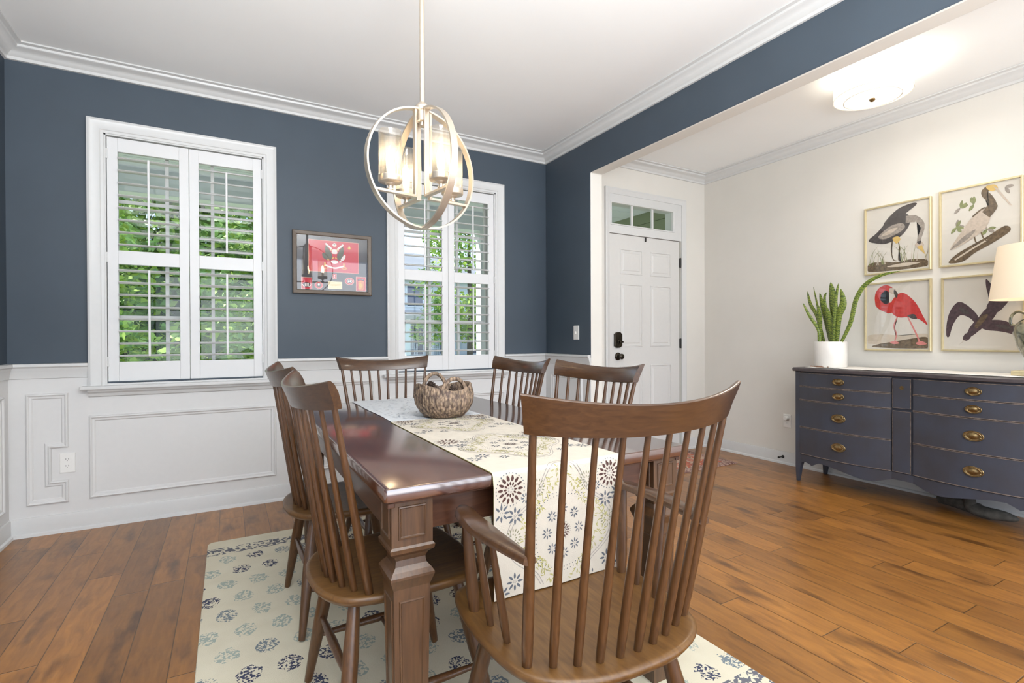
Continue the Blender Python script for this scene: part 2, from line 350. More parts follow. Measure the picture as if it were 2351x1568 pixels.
# ------------------------------------------------------------------ windows with plantation shutters
def window(idx, x0, x1, lab, tilts):
    w = empty('window_%d' % idx, ((x0+x1)/2, 0, WB)); struct(w, lab, 'window')
    cas = [(0, 0), (0, .022), (.012, .026), (.022, .022), (.045, .017), (.06, .016), (.064, .012), (.078, .010), (.080, -.02)]
    MB().mould([(x0, WB), (x0, WT), (x1, WT), (x1, WB)][::-1], cas, BACK(), False).build('window_casing', M_['trim'], w, True, angle=30)
    b = MB(); b.box(x0-.035, x1+.035, -.062, .10, WB-.022, WB); b.build('window_stool', M_['trim'], w, bevel=.006)
    b = MB(); ap = [(0, WB-.022), (.040, WB-.022), (.036, WB-.034), (.020, WB-.045), (.014, WB-.062), (0, WB-.068)]
    b.mould([(x1, -.004), (x0, -.004)], ap, XY, False).build('window_apron', M_['trim'], w, True, angle=30)
    # jamb liner
    a0, a1, zb, zt = x0+.075, x1-.075, WB, WT-.075
    b = MB(); b.box(a0, a0+.012, -.005, .15, zb, zt); b.box(a1-.012, a1, -.005, .15, zb, zt); b.box(a0, a1, -.005, .15, zt-.012, zt); b.box(a0, a1, .0, .15, zb-.01, zb+.012)
    b.build('window_jamb', M_['trim'], w)
    # sash: double hung, six over six
    i0, i1 = a0+.012, a1-.012; zm = 1.605
    for nm, z0, z1, y in (('upper_sash', zm-.02, zt-.012, .118), ('lower_sash', zb+.012, zm+.02, .092)):
        b = MB(); t = .024
        b.box(i0, i0+.04, y, y+t, z0, z1); b.box(i1-.04, i1, y, y+t, z0, z1); b.box(i0, i1, y, y+t, z0, z0+.045); b.box(i0, i1, y, y+t, z1-.04, z1)
        for k in (1, 2): xx = i0+.04+(i1-i0-.08)*k/3; b.box(xx-.010, xx+.010, y+.003, y+t-.003, z0+.02, z1-.02)
        zz = (z0+z1)/2+.01; b.box(i0, i1, y+.0045, y+t-.0045, zz-.010, zz+.010)
        s = b.build(nm, M_['trim'], w)
        MB().box(i0+.03, i1-.03, y+.010, y+.014, z0+.03, z1-.03).build('window_pane', M_['pane'], s)
    # shutters
    xm = (i0+i1)/2; zb2, zt2 = zb+.02, zt-.018; R1 = (.972, 1.562); R2 = (1.645, 2.238)
    for pi_, (p0, p1) in enumerate(((i0+.003, xm-.001), (xm+.001, i1-.003))):
        st = .052; b = MB(); y0, y1 = .006, .034
        b.box(p0, p0+st, y0, y1, zb2, zt2); b.box(p1-st, p1, y0, y1, zb2, zt2)
        b.box(p0+st, p1-st, y0, y1, zb2, R1[0]); b.box(p0+st, p1-st, y0, y1, R1[1], R2[0]); b.box(p0+st, p1-st, y0, y1, R2[1], zt2)
        sh = b.build('shutter_panel', M_['louver'], w, bevel=.002)
        for ti, (z0, z1) in enumerate((R1, R2)):
            tl = RAD(tilts[pi_][ti]); b = MB(); n = 8; pit = (z1-z0)/n
            for k in range(n):
                zc = z0+pit*(k+.5); ring = []
                for j in range(12):
                    a = 2*pi*j/12; u = .040*cos(a); v_ = .0068*sin(a)
                    ring.append((u*cos(tl)-v_*sin(tl), u*sin(tl)+v_*cos(tl)))
                b.rings([[(xx, .020+r[0], zc-r[1]) for r in ring] for xx in (p0+st+.002, p1-st-.002)])
            b.build('louvers', M_['louver'], sh, True, angle=50)
            xc = (p0+p1)/2; fy = .020-.040*cos(tl)-.008; fz = .040*sin(tl)
            MB().box(xc-.006, xc+.006, fy, fy+.010, z0+pit*.45+fz, z1-pit*.45+fz).build('tilt_rod', M_['louver'], sh, bevel=.002)
        hx = p0 if pi_ == 0 else p1
        for hz in (WB+.14, 1.60, 2.22):
            MB().box(hx-.004, hx+.004, .0, .008, hz-.03, hz+.03).build('hinge', M_['trim'], sh)
    return w
window(1, W1[0], W1[1], 'white shuttered window at the left, facing leafy trees', ((1, -4), (4, -17)))
window(2, W2[0], W2[1], 'white shuttered window behind the chandelier', ((2, -12), (2, -14)))

# ------------------------------------------------------------------ front door
d = empty('door_1', ((DX[0]+DX[1])/2, YF, 0)); struct(d, 'white six panel front door with transom light', 'door')
c0, c1, ct = 4.009, 5.029, 2.4615
cas = [(0, 0), (0, .022), (.012, .026), (.022, .022), (.04, .016), (.048, .011), (.052, .010), (.054, -.10)]
MB().mould([(c0, 0), (c0, ct), (c1, ct), (c1, 0)][::-1], cas, BACK(YF), False).build('door_casing', M_['trim'], d, True, angle=30)
b = MB(); y0 = YF-.004
b.box(DX[0]-.002, TR[0], y0, YF+.10, 2.056, ct-.05); b.box(TR[1], DX[1]+.025, y0, YF+.10, 2.056, ct-.05); b.box(TR[0], TR[1], y0, YF+.10, 2.056, TR[2]); b.box(TR[0], TR[1], y0, YF+.10, TR[3], ct-.05)
b.mould(rect(TR[0]+.0, TR[1], TR[2], TR[3]), [(-.014, .004), (-.012, .010), (0, .006), (.002, -.02)], BACK(YF))
for k in (1, 2): xx = TR[0]+(TR[1]-TR[0])*k/3; b.box(xx-.012, xx+.012, YF+.012, YF+.03, TR[2], TR[3])
tw = b.build('transom_frame', M_['trim'], d)
MB().box(TR[0]-.01, TR[1]+.01, YF+.018, YF+.022, TR[2]-.01, TR[3]+.01).build('transom_pane', M_['pane'], tw)
b = MB(); b.box(DX[0]+.004, DX[1]-.004, YF+.002, YF+.045, .012, 2.049)
pf = [(0, 0), (.002, .006), (.010, .007), (.016, -.006), (.020, -.006), (.040, .005), (.044, .005)]
for x0, x1 in ((4.192, 4.464), (4.562, 4.834)):
    for z0, z1 in ((1.69, 1.922), (1.022, 1.602), (.24, .853)):
        b.mould(rect(x0, x1, z0, z1), pf, BACK(YF+.002)); b.prism(rect(x0+.044, x1-.044, z0+.044, z1-.044), BACK(YF+.002), 0, .005)
sl = b.build('door_leaf', M_['door'], d)
b = MB(); b.box(DX[0]-.001, DX[1]+.001, YF+.006, YF+.03, 2.049, 2.057); b.build('weather_strip', paint('weather_strip_grey', (.16, .14, .12), .8), d)
MB().box(DX[0]-.01, DX[1]+.01, YF-.02, YF+.12, 0, .02).build('threshold', M_['brass'], d)
b = MB(); b.rings([[(4.16+r*cos(2*pi*k/20), YF-y, .938+r*sin(2*pi*k/20)) for k in range(20)] for r, y in ((.034, .0), (.036, .006), (.030, .012), (.012, .016), (.011, .034), (.020, .040), (.026, .050), (.025, .062), (.014, .070), (.002, .071))]).build('door_knob', M_['bronze'], d, True)
db = [(4.115, 1.03), (4.14, 1.016), (4.172, 1.016), (4.2, 1.034), (4.2, 1.138), (4.178, 1.158), (4.14, 1.158), (4.115, 1.142)]
b = MB(); b.prism(db, BACK(YF), 0, .022); b.rings([[(4.158+r*cos(2*pi*k/16), YF-y, 1.07+r*sin(2*pi*k/16)) for k in range(16)] for r, y in ((.02, .022), (.018, .03))]); b.box(4.150, 4.190, YF-.05, YF-.03, 1.062, 1.078)
b.build('deadbolt', M_['bronze'], d, bevel=.004)
for hz in (1.842, 1.051, .26): b = MB(); b.tube([(DX[1]+.006, YF-.006, hz-.048), (DX[1]+.006, YF-.006, hz+.048)], .008, 10); b.box(DX[1]-.004, DX[1]+.008, YF-.003, YF+.002, hz-.045, hz+.045); b.build('door_hinge', M_['black'], d)
MB().box(4.493, 4.505, YF-.014, YF, 2.008, 2.05).build('door_latch', M_['black'], d, bevel=.003)

# ------------------------------------------------------------------ outlets, switch, doorstop
def plate(name, mapf, a, z, label, cat, kind):
    p = mapf(a, z, 0); t = empty(name, p); tag(t, label, cat)
    b = MB(); w = .036; b.mould(rect(a-w, a+w, z-.058, z+.058), [(0, 0), (.002, .005), (.006, .006)], mapf); b.prism(rect(a-w+.006, a+w-.006, z-.052, z+.052), mapf, .0, .006)
    b.build('cover_plate', M_['plate'], t)
    if kind == 'switch':
        MB().prism(rect(a-.005, a+.005, z-.010, z+.012), mapf, .006, .014).build('toggle', M_['plate'], t, bevel=.001)
    else:
        for s in (1, -1):
            zz = z+s*.0195
            b = MB(); b.prism([(a+.016*cos(q), zz+.014*sin(q)) for q in [2*pi*k/16 for k in range(16)]], mapf, .006, .008); r = b.build('receptacle', M_['plate'], t)
            b = MB(); b.prism(rect(a-.007, a-.005, zz, zz+.008), mapf, .008, .0085); b.prism(rect(a+.005, a+.007, zz, zz+.008), mapf, .008, .0085); b.prism([(a+.002*cos(q), zz-.006+.002*sin(q)) for q in [2*pi*k/8 for k in range(8)]], mapf, .008, .0085)
            b.build('slots', M_['slot'], r)
    return t
plate('wall_outlet', BACK(-.004), .255, .395, 'white outlet in the notched wainscot panel near the left corner', 'outlet', 'outlet')
t = plate('wall_outlet', RIGHTW(XF), -1.147, .377, 'white outlet on the greige wall just left of the sideboard', 'outlet', 'outlet')
MB().rings([[(XF-.008-y, -1.147+r*cos(2*pi*k/16), .40+r*sin(2*pi*k/16)) for k in range(16)] for r, y in ((.021, 0), (.021, .02), (.016, .027))]).build('plug_cap', M_['plate'], t, True)
plate('light_switch', RIGHTW(XH), -.455, 1.15, 'white toggle light switch on the navy wall beside the opening', 'light switch', 'switch')
t = empty('door_stop', (XF-.016, -1.115, .06)); tag(t, 'black door stop sticking out of the baseboard left of the sideboard', 'door stop')
b = MB(); b.rings([[(XF-.015-y, -1.115+r*cos(2*pi*k/12), .062+r*sin(2*pi*k/12)) for k in range(12)] for r, y in ((.013, 0), (.012, .006), (.005, .012), (.004, .055))]); b.build('stop_arm', M_['black'], t, True)
b = MB(); b.rings([[(XF-.070-y, -1.115+r*cos(2*pi*k/12), .062+r*sin(2*pi*k/12)) for k in range(12)] for r, y in ((.008, 0), (.009, .004), (.008, .010))]); b.build('rubber_tip', M_['black'], t, True)

# ------------------------------------------------------------------ rugs
RUGZ = .012
def rug_mat():
    m, n, l, b = nt('cream_floral_rug')
    def N(t, **k):
        x = n.new(t)
        for a, v in k.items(): setattr(x, a, v)
        return x
    def MA(op, a, bb=None):
        x = N('ShaderNodeMath', operation=op)
        for i, v in enumerate((a, bb)):
            if v is None: continue
            if isinstance(v, (int, float)): x.inputs[i].default_value = v
            else: l.new(v, x.inputs[i])
        return x.outputs[0]
    t = N('ShaderNodeTexCoord'); s = N('ShaderNodeSeparateXYZ'); l.new(t.outputs['Object'], s.inputs[0])
    X, Y = s.outputs[0], s.outputs[1]
    # staggered lattice of rosettes
    gy = MA('DIVIDE', MA('SUBTRACT', Y, .646), .146); iy = MA('FLOOR', gy)
    gx = MA('ADD', MA('DIVIDE', MA('ADD', X, .710), .124), MA('MULTIPLY', iy, .5)); ix = MA('FLOOR', gx)
    fx = MA('MULTIPLY', MA('SUBTRACT', MA('FRACT', gx), .5), .124); fy = MA('MULTIPLY', MA('SUBTRACT', MA('FRACT', gy), .5), .146)
    rr = MA('SQRT', MA('ADD', MA('MULTIPLY', fx, fx), MA('MULTIPLY', MA('MULTIPLY', fy, fy), .68)))
    cv = N('ShaderNodeCombineXYZ'); l.new(ix, cv.inputs[0]); l.new(iy, cv.inputs[1])
    wn_ = N('ShaderNodeTexWhiteNoise', noise_dimensions='3D'); l.new(cv.outputs[0], wn_.inputs['Vector'])
    nz_ = N('ShaderNodeTexNoise'); nz_.inputs['Scale'].default_value = 120; nz_.inputs['Detail'].default_value = 2; l.new(t.outputs['Object'], nz_.inputs['Vector'])
    n6 = N('ShaderNodeTexNoise'); n6.inputs['Scale'].default_value = 45; l.new(t.outputs['Object'], n6.inputs['Vector']); disc = MA('LESS_THAN', MA('ADD', rr, MA('MULTIPLY', n6.outputs[0], .030)), .0525); spots = MA('GREATER_THAN', nz_.outputs[0], .50)
    mask = MA('MULTIPLY', disc, spots)
    cr_ = N('ShaderNodeValToRGB'); cr_.color_ramp.interpolation = 'CONSTANT'
    e = cr_.color_ramp.elements; e[0].position = 0; e[0].color = (.32, .36, .32, 1); e[1].position = .42; e[1].color = (.055, .06, .10, 1)
    q = e.new(.68); q.color = (.045, .03, .045, 1); q = e.new(.8); q.color = (.17, .20, .22, 1)
    l.new(wn_.outputs[0], cr_.inputs[0])
    # border band along the far edge and near edge
    n3 = N('ShaderNodeTexNoise'); n3.inputs['Scale'].default_value = 60; n3.inputs['Detail'].default_value = 4; l.new(t.outputs['Object'], n3.inputs['Vector'])
    ay = MA('ABSOLUTE', Y)
    bd = MA('MULTIPLY', MA('GREATER_THAN', ay, .945), MA('LESS_THAN', ay, 1.04)); bdm = MA('MULTIPLY', bd, MA('GREATER_THAN', n3.outputs[0], .51))
    inb = MA('LESS_THAN', ay, .925); mask = MA('MULTIPLY', mask, inb)
    base_ = N('ShaderNodeValToRGB'); base_.color_ramp.elements[0].color = (.55, .495, .37, 1); base_.color_ramp.elements[1].color = (.66, .61, .48, 1)
    n4 = N('ShaderNodeTexNoise'); n4.inputs['Scale'].default_value = 9; l.new(t.outputs['Object'], n4.inputs['Vector']); l.new(n4.outputs[0], base_.inputs[0])
    m1 = N('ShaderNodeMixRGB'); l.new(mask, m1.inputs[0]); l.new(base_.outputs[0], m1.inputs[1]); l.new(cr_.outputs[0], m1.inputs[2])
    m2 = N('ShaderNodeMixRGB'); l.new(bdm, m2.inputs[0]); l.new(m1.outputs[0], m2.inputs[1]); m2.inputs[2].default_value = (.13, .13, .15, 1)
    l.new(m2.outputs[0], b.inputs['Base Color']); b.inputs['Roughness'].default_value = .95; b.inputs['Specular IOR Level'].default_value = .1
    n5 = N('ShaderNodeTexNoise'); n5.inputs['Scale'].default_value = 420; l.new(t.outputs['Object'], n5.inputs['Vector'])
    bp = N('ShaderNodeBump'); bp.inputs['Strength'].default_value = .5; bp.inputs['Distance'].default_value = .003; l.new(n5.outputs[0], bp.inputs['Height']); l.new(bp.outputs[0], b.inputs['Normal'])
    return m
def rrect(x0, x1, y0, y1, r, n=5):
    out = []
    for cx, cy, a0 in ((x1-r, y0+r, -90), (x1-r, y1-r, 0), (x0+r, y1-r, 90), (x0+r, y0+r, 180)):
        for k in range(n+1): a = RAD(a0+90*k/n); out.append((cx+r*cos(a), cy+r*sin(a)))
    return out
b = MB(); P = rrect(-.80, .80, -1.15, 1.15, .03)
b.rings([[(x, y, 0) for x, y in P], [(x, y, RUGZ*.7) for x, y in P], [(x*.997, y*.998, RUGZ) for x, y in P]])
rug = b.build('area_rug', rug_mat()); rug.location = (1.768, -1.805, .0005)
tag(rug, 'large cream rug with scattered navy and sage flower clusters under the dining table', 'rug')
def red_rug_mat():
    m, n, l, b = nt('red_patterned_rug')
    t = n.new('ShaderNodeTexCoord'); v = n.new('ShaderNodeTexVoronoi'); v.feature = 'F1'; v.inputs['Scale'].default_value = 14; l.new(t.outputs['Object'], v.inputs['Vector'])
    r = n.new('ShaderNodeValToRGB'); r.color_ramp.interpolation = 'CONSTANT'; e = r.color_ramp.elements
    e[0].position = 0; e[0].color = (.05, .04, .035, 1); e[1].position = .18; e[1].color = (.50, .36, .24, 1)
    q = e.new(.3); q.color = (.42, .10, .05, 1); q = e.new(.48); q.color = (.30, .10, .07, 1); q = e.new(.60); q.color = (.45, .30, .22, 1)
    l.new(v.outputs['Distance'], r.inputs[0])
    s = n.new('ShaderNodeSeparateXYZ'); l.new(t.outputs['Object'], s.inputs[0])
    def MA(op, a, bb=None):
        x = n.new('ShaderNodeMath'); x.operation = op
        for i, w in enumerate((a, bb)):
            if w is None: continue
            if isinstance(w, (int, float)): x.inputs[i].default_value = w
            else: l.new(w, x.inputs[i])
        return x.outputs[0]
    ed = MA('MAXIMUM', MA('GREATER_THAN', MA('ABSOLUTE', s.outputs[0]), .36), MA('GREATER_THAN', MA('ABSOLUTE', s.outputs[1]), .20))
    z = n.new('ShaderNodeTexNoise'); z.inputs['Scale'].default_value = 70; l.new(t.outputs['Object'], z.inputs['Vector'])
    r2 = n.new('ShaderNodeValToRGB'); r2.color_ramp.elements[0].position = .4; r2.color_ramp.elements[1].position = .6
    r2.color_ramp.elements[0].color = (.12, .05, .04, 1); r2.color_ramp.elements[1].color = (.45, .30, .24, 1); l.new(z.outputs[0], r2.inputs[0])
    m1 = n.new('ShaderNodeMixRGB'); l.new(ed, m1.inputs[0]); l.new(r.outputs[0], m1.inputs[1]); l.new(r2.outputs[0], m1.inputs[2])
    l.new(m1.outputs[0], b.inputs['Base Color']); b.inputs['Roughness'].default_value = .95; return m
b = MB(); P = rrect(-.46, .46, -.285, .285, .012)
b.rings([[(x, y, 0) for x, y in P], [(x, y, .007) for x, y in P], [(x*.99, y*.99, .009) for x, y in P]])
o = b.build('door_mat', red_rug_mat()); o.location = (4.51, -.625, .0005); tag(o, 'small red and tan patterned rug in front of the white front door', 'rug')

# ------------------------------------------------------------------ spindle back chairs
SIDE = dict(wt=.239, st=.052, zt=.919, kt=.014, wb=.178, sb=.073, L=.079, we=.259, ze=1.003)
ARMC = dict(wt=.245, st=.060, zt=.915, kt=.012, wb=.209, sb=.059, L=.095, we=.269, ze=1.003)
def make_chair(name, arm):
    S = ARMC if arm else SIDE; dz = -RUGZ-.0005; zs = .445+dz
    t = empty(name, world=False)
    hw = .258 if arm else .222; fd = .435 if arm else .405
    # seat
    if arm: cp = [(0, -.050), (.11, -.040), (.20, .004), (.243, .08), (hw, .20), (hw-.005, .33), (.225, fd-.02), (.14, fd+.004), (0, fd+.012)]
    else: cp = [(0, -.048), (.10, -.036), (.175, .008), (.205, .08), (hw, .20), (hw-.002, .31), (.195, fd-.02), (.12, fd+.004), (0, fd+.010)]
    cp = cp+[(-x, y) for x, y in cp[-2:0:-1]]
    out = cm(cp, 4); cy = .18
    def rg(s, z): return [((x)*s, cy+(y-cy)*s, z) for x, y in out]
    b = MB()
    def dish(s): return zs-.007*(1-s*s)
    rs = [rg(.90, zs-.030), rg(.965, zs-.024), rg(1.0, zs-.012), rg(1.0, zs-.006), rg(.985, zs-.001), rg(.95, zs)]
    for s in (.88, .75, .6, .4, .2, .02): rs.append(rg(s, dish(s)))
    b.rings(rs); b.build('seat', M_['cherryS'], t, True, angle=60)
    # spindles
    for i in range(10):
        u = (i-4.5)/4.5; e = abs(u) > .99
        p0 = Vector((u*S['wb'], S['sb']*u*u, zs-.008)); p1 = Vector((u*S['wt'], -S['L']+S['st']*u*u, S['zt']+dz+S['kt']*u*u+.012))
        k = 1.22 if e else 1
        MB().tube([p0.lerp(p1, q) for q in (0, .015, .12, .3, .6, 1)], [.0075*k, .0088*k, .0098*k, .0096*k, .0076*k, .0058*k], 10).build('spindle', M_['cherry'], t, True, angle=60)
    # crest rail
    b = MB(); rs = []; n = 24
    for i in range(n+1):
        u = -1+2*i/n; x = u*S['we']; y = -S['L']+S['st']*(u*S['we']/S['wt'])**2
        zb_ = S['zt']+dz+S['kt']*u*u; zt_ = S['ze']+dz-.026*(1-u*u); nx = 2*S['st']*x/S['wt']**2; nn = Vector((-nx, 1, 0)).normalized()
        h = zt_-zb_; r = []
        for d_, z_ in ((-.010, 0), (-.013, .35), (-.019, .75), (-.021, .96), (-.018, 1.0), (-.012, 1.0), (-.002, .86), (.006, .6), (.010, .3), (.011, .04), (.008, 0)):
            xx = x*(1-.045*(1-z_)*abs(u)**6)
            r.append((xx+nn.x*d_, y+nn.y*d_-.010*z_, zb_+h*z_))
        rs.append(r)
    b.rings(rs); b.build('crest_rail', M_['cherryH'], t, True, angle=50)
    # legs
    feet = {}
    for sx in (-1, 1):
        for nm, top, bot in (('r', (sx*.135, .045, zs-.022), (sx*.232, -.012, 0)), ('f', (sx*.155, .325, zs-.022), (sx*.222, .415, 0))):
            a, c = Vector(top), Vector(bot); feet[(sx, nm)] = (a, c)
            MB().tube([a.lerp(c, q) for q in (0, .1, .3, .5, .75, .97, 1)], [.0135, .0165, .0205, .0205, .0165, .0125, .0115], 12).build('leg', M_['cherry'], t, True, angle=60)
    def bar(p, q, r=.012): MB().tube([p.lerp(q, s) for s in (0, .25, .5, .75, 1)], [r*.6, r*.9, r*1.1, r*.9, r*.6], 10).build('stretcher', M_['cherry'], t, True, angle=60)
    sd = {}
    for sx in (-1, 1):
        p = feet[(sx, 'r')][0].lerp(feet[(sx, 'r')][1], .62); q = feet[(sx, 'f')][0].lerp(feet[(sx, 'f')][1], .62); bar(p, q); sd[sx] = (p, q)
    bar(feet[(-1, 'r')][0].lerp(feet[(-1, 'r')][1], .45), feet[(1, 'r')][0].lerp(feet[(1, 'r')][1], .45))
    bar(sd[-1][0].lerp(sd[-1][1], .55), sd[1][0].lerp(sd[1][1], .55), .011)
    if arm:
        for sx in (-1, 1):
            za = .682+dz; ctr = [(.229, .008, .030, za-.004), (.238, .06, .040, za-.002), (.248, .13, .052, za), (.252, .19, .058, za+.001), (.250, .25, .056, za), (.244, .31, .050, za), (.240, .335, .034, za-.001), (.239, .345, .014, za-.002)]
            b = MB(); rs = []
            for x, y, w_, z_ in ctr:
                h_ = .009; rs.append([(sx*(x-w_/2), y, z_-h_*.6), (sx*(x-w_/2+.003), y, z_+h_*.55), (sx*(x-w_/2+.008), y, z_+h_*.95), (sx*(x+w_/2-.008), y, z_+h_*.95), (sx*(x+w_/2-.003), y, z_+h_*.55), (sx*(x+w_/2), y, z_-h_*.6), (sx*(x+w_/4), y, z_-h_), (sx*(x-w_/4), y, z_-h_)])
            b.rings(rs); b.build('armrest', M_['cherryH'], t, True, angle=50)
            for k, (xa, ya, xb, yb, r) in enumerate(((.222, .300, .240, .312, .0135), (.212, .225, .246, .235, .0085), (.207, .150, .244, .155, .0085))):
                a = Vector((sx*xa, ya, zs-.012)); c = Vector((sx*xb, yb, za-.006))
                MB().tube([a.lerp(c, q) for q in (0, .2, .6, 1)], [r*.85, r*1.15, r, r*.75], 10).build('arm_support', M_['cherry'], t, True, angle=60)
    return t
def copy_tree(o, parent=None):
    c = o.copy(); COL.objects.link(c)
    if parent: c.parent = parent
    for ch in [x for x in bpy.data.objects if x.parent == o]: copy_tree(ch, c)
    return c
G = 'spindle back dining chairs around the table'
protoS = make_chair('dining_chair', False); protoA = make_chair('dining_armchair', True)
spots = [
 (protoA, 0, (1.792, -3.017, -2.6), 'wooden spindle back armchair in the foreground, the only one with armrests'),
 (protoS, 1, (1.849, -.972, 180), 'wooden spindle back chair at the far head of the table'),
 (protoS, 0, (1.304, -2.325, -88.1), 'wooden spindle back chair nearest on the left side, tucked beside the near table leg'),
 (protoS, 1, (1.304, -1.620, -89.5), 'wooden spindle back chair farther on the left side, partly behind the nearer one'),
 (protoS, 1, (2.368, -2.142, 93.0), 'wooden spindle back chair at the right side of the table, before the front door'),
 (protoS, 1, (2.366, -1.515, 92.1), 'wooden spindle back chair at the far right of the table, below the right window'),
]
for pr, cp_, (x, y, a), lab in spots:
    c = copy_tree(pr) if cp_ else pr
    c.location = (x, y, RUGZ+.0035); c.rotation_euler = (0, 0, RAD(a))
    tag(c, lab, 'chair', G)

# ------------------------------------------------------------------ dining table
TX0, TX1, TY0, TY1, TZ = 1.372, 2.338, -2.686, -1.0, .762
t = empty('dining_table', ((TX0+TX1)/2, (TY0+TY1)/2, RUGZ)); tag(t, 'dark reddish wooden dining table with square tapered legs on the cream rug', 'table')
b = MB(); R_ = []
for ins, z in ((.006, TZ-.034), (.0015, TZ-.031), (0, TZ-.026), (0, TZ-.006), (.0015, TZ-.002), (.005, TZ)):
    R_.append([(x, y, z) for x, y in rrect(TX0+ins, TX1-ins, TY0+ins, TY1-ins, .008, 3)])
b.rings(R_); b.build('tabletop', M_['table'], t, True, angle=30)
b = MB(); ai = .030
b.box(TX0+ai, TX0+ai+.022, TY0+.1, TY1-.1, .636, TZ-.034); b.box(TX1-ai-.022, TX1-ai, TY0+.1, TY1-.1, .636, TZ-.034)
b.box(TX0+.1, TX1-.1, TY0+.055, TY0+.077, .636, TZ-.034); b.box(TX0+.1, TX1-.1, TY1-.077, TY1-.055, .636, TZ-.034)
b.build('apron', M_['tableE'], t, bevel=.002)
b = MB(); b.box(TX0+.012, TX0+.03, TY0+.018, TY1-.018, TZ-.050, TZ-.034); b.box(TX1-.03, TX1-.012, TY0+.018, TY1-.018, TZ-.050, TZ-.034); b.box(TX0+.012, TX1-.012, TY0+.018, TY0+.036, TZ-.041, TZ-.034); b.box(TX0+.012, TX1-.012, TY1-.036, TY1-.018, TZ-.041, TZ-.034)
b.build('edge_moulding', M_['tableE'], t, bevel=.002)
def tleg(cx, cy):
    b = MB()
    def sq(h, z): return [(cx-h, cy-h, z), (cx+h, cy-h, z), (cx+h, cy+h, z), (cx-h, cy+h, z)]
    b.rings([sq(h, z) for h, z in ((.0365, RUGZ+.001), (.0445, .515), (.046, .519), (.0535, .540), (.0535, .546), (.047, .556), (.038, .566), (.036, .580), (.041, .592), (.053, .602), (.0545, .612), (.050, .617), (.050, TZ-.0345))])
    for s in (0, 1, 2, 3):
        ca, sa = cos(pi/2*s), sin(pi/2*s)
        def mp(a, z, d, h0): 
            x, y = a, -(h0+d); return (cx+x*ca-y*sa, cy+x*sa+y*ca, z)
        fr = [(0, .0), (.001, .0028), (.004, .0032), (.006, .0005), (.007, -.0)]
        b.mould(rect(-.034, .034, .634, .712), fr, lambda a, z, d: mp(a, z, d, .050))
        def mpt(a, z, d):
            q = (z-RUGZ)/.503; return mp(a, z, d, .0365+.008*q)
        b.mould([(-.026, .06), (.026, .06), (.032, .488), (-.032, .488)], fr, mpt)
    return b.build('leg', M_['tableL'], t)
for cx in (TX0+.072, TX1-.072):
    for cy in (TY0+.072, TY1-.072): tleg(cx, cy)

# ------------------------------------------------------------------ runners with block print pattern
C_CREAM = paint('runner_cream', (.53, .475, .395), .9, bump=.3, var=.03, bscale=600); C_GREY = paint('print_blue_grey', (.10, .11, .13), .9); C_BRN = paint('print_dark_brown', (.07, .03, .025), .9)
C_OLV = paint('print_olive', (.36, .33, .12), .9); C_TAU = paint('print_taupe', (.30, .27, .25), .9); C_SAGE = paint('print_moss', (.22, .21, .13), .9)
RX0, RX1 = 1.643, 2.060; yB = -1.775; yE = TY0-.006; zT = TZ+.0035; DROP = .305; RB = .014
def cloth(s, a):      # s: distance along the runner from yB, a: 0..1 across
    x = RX0+(RX1-RX0)*a; flat_ = (yB-yE)
    if s < flat_-RB: return Vector((x, yB-s, zT)), Vector((0, 0, 1))
    q = s-(flat_-RB); arc = RB*pi/2
    if q < arc: th = q/RB; return Vector((x, yE+RB-RB*sin(th), zT-RB+RB*cos(th))), Vector((0, -sin(th), cos(th)))
    q -= arc; w = .0045*sin(a*9+.6)*min(1, q/.12)+.004*sin(a*3.5)
    sl = -.02*q
    return Vector((x+.010*q*(a-.3), yE+w*.8-.004+sl*.6, zT-RB-q)), Vector((0, -1, 0))
FL = yB-yE; TOT = FL-RB+RB*pi/2+DROP
b = MB(); rows = []
ss = [FL*k/24 for k in range(23)]+[FL-RB+RB*pi/2*k/6 for k in range(7)]+[FL-RB+RB*pi/2+DROP*k/14 for k in range(1, 15)]
na = 20
g = [[b.v(cloth(s, a/na)[0]) for a in range(na+1)] for s in ss]
gd = [[b.v(cloth(s, a/na)[0]-cloth(s, a/na)[1]*.0022) for a in range(na+1)] for s in ss]
for i in range(len(ss)-1):
    for a in range(na): b.face([g[i][a], g[i][a+1], g[i+1][a+1], g[i+1][a]], 0); b.face([gd[i][a+1], gd[i][a], gd[i+1][a], gd[i+1][a+1]], 0)
for i in range(len(ss)-1):
    for a in (0, na): b.face([g[i][a], gd[i][a], gd[i+1][a], g[i+1][a]], 4)
for i in (0, -1):
    for a in range(na): b.face([g[i][a], g[i][a+1], gd[i][a+1], gd[i][a]], 4)
WID = RX1-RX0
def pp(s, x, pts, mi, e=.0005):   # patch in cloth space centred s,x (metres); pts list of (dx, ds)
    vs = []
    for dx, ds in pts:
        a = (x+dx)/WID; q = s+ds
        if a < .004 or a > .996 or q > TOT-.003 or q < 0: return
        p, nn = cloth(q, a); vs.append(b.v(p+nn*e))
    b.face(vs, mi)
def petal(s, x, ang, r, ln, wd, mi, e=.0005):
    pts = []
    for k in range(8):
        q = 2*pi*k/8; u = r+ln*.5*cos(q); v_ = wd*.5*sin(q)*(1-.3*cos(q)); pts.append((u*cos(ang)-v_*sin(ang), u*sin(ang)+v_*cos(ang)))
    pp(s, x, pts, mi, e)
def ring(s, x, n_, r, ln, wd, mi, ph=0):
    for k in range(n_): petal(s, x, 2*pi*k/n_+ph, r, ln, wd, mi)
def daisy(s, x, R=.0255, mi=1): ring(s, x, 8, R*.62, R*.62, R*.24, mi); ring(s, x, 5, R*.14, R*.1, R*.1, 3)
def wheel(s, x, R=.028, mi=5): ring(s, x, 16, R*.82, R*.36, R*.13, mi); ring(s, x, 8, R*.38, R*.2, R*.16, mi)
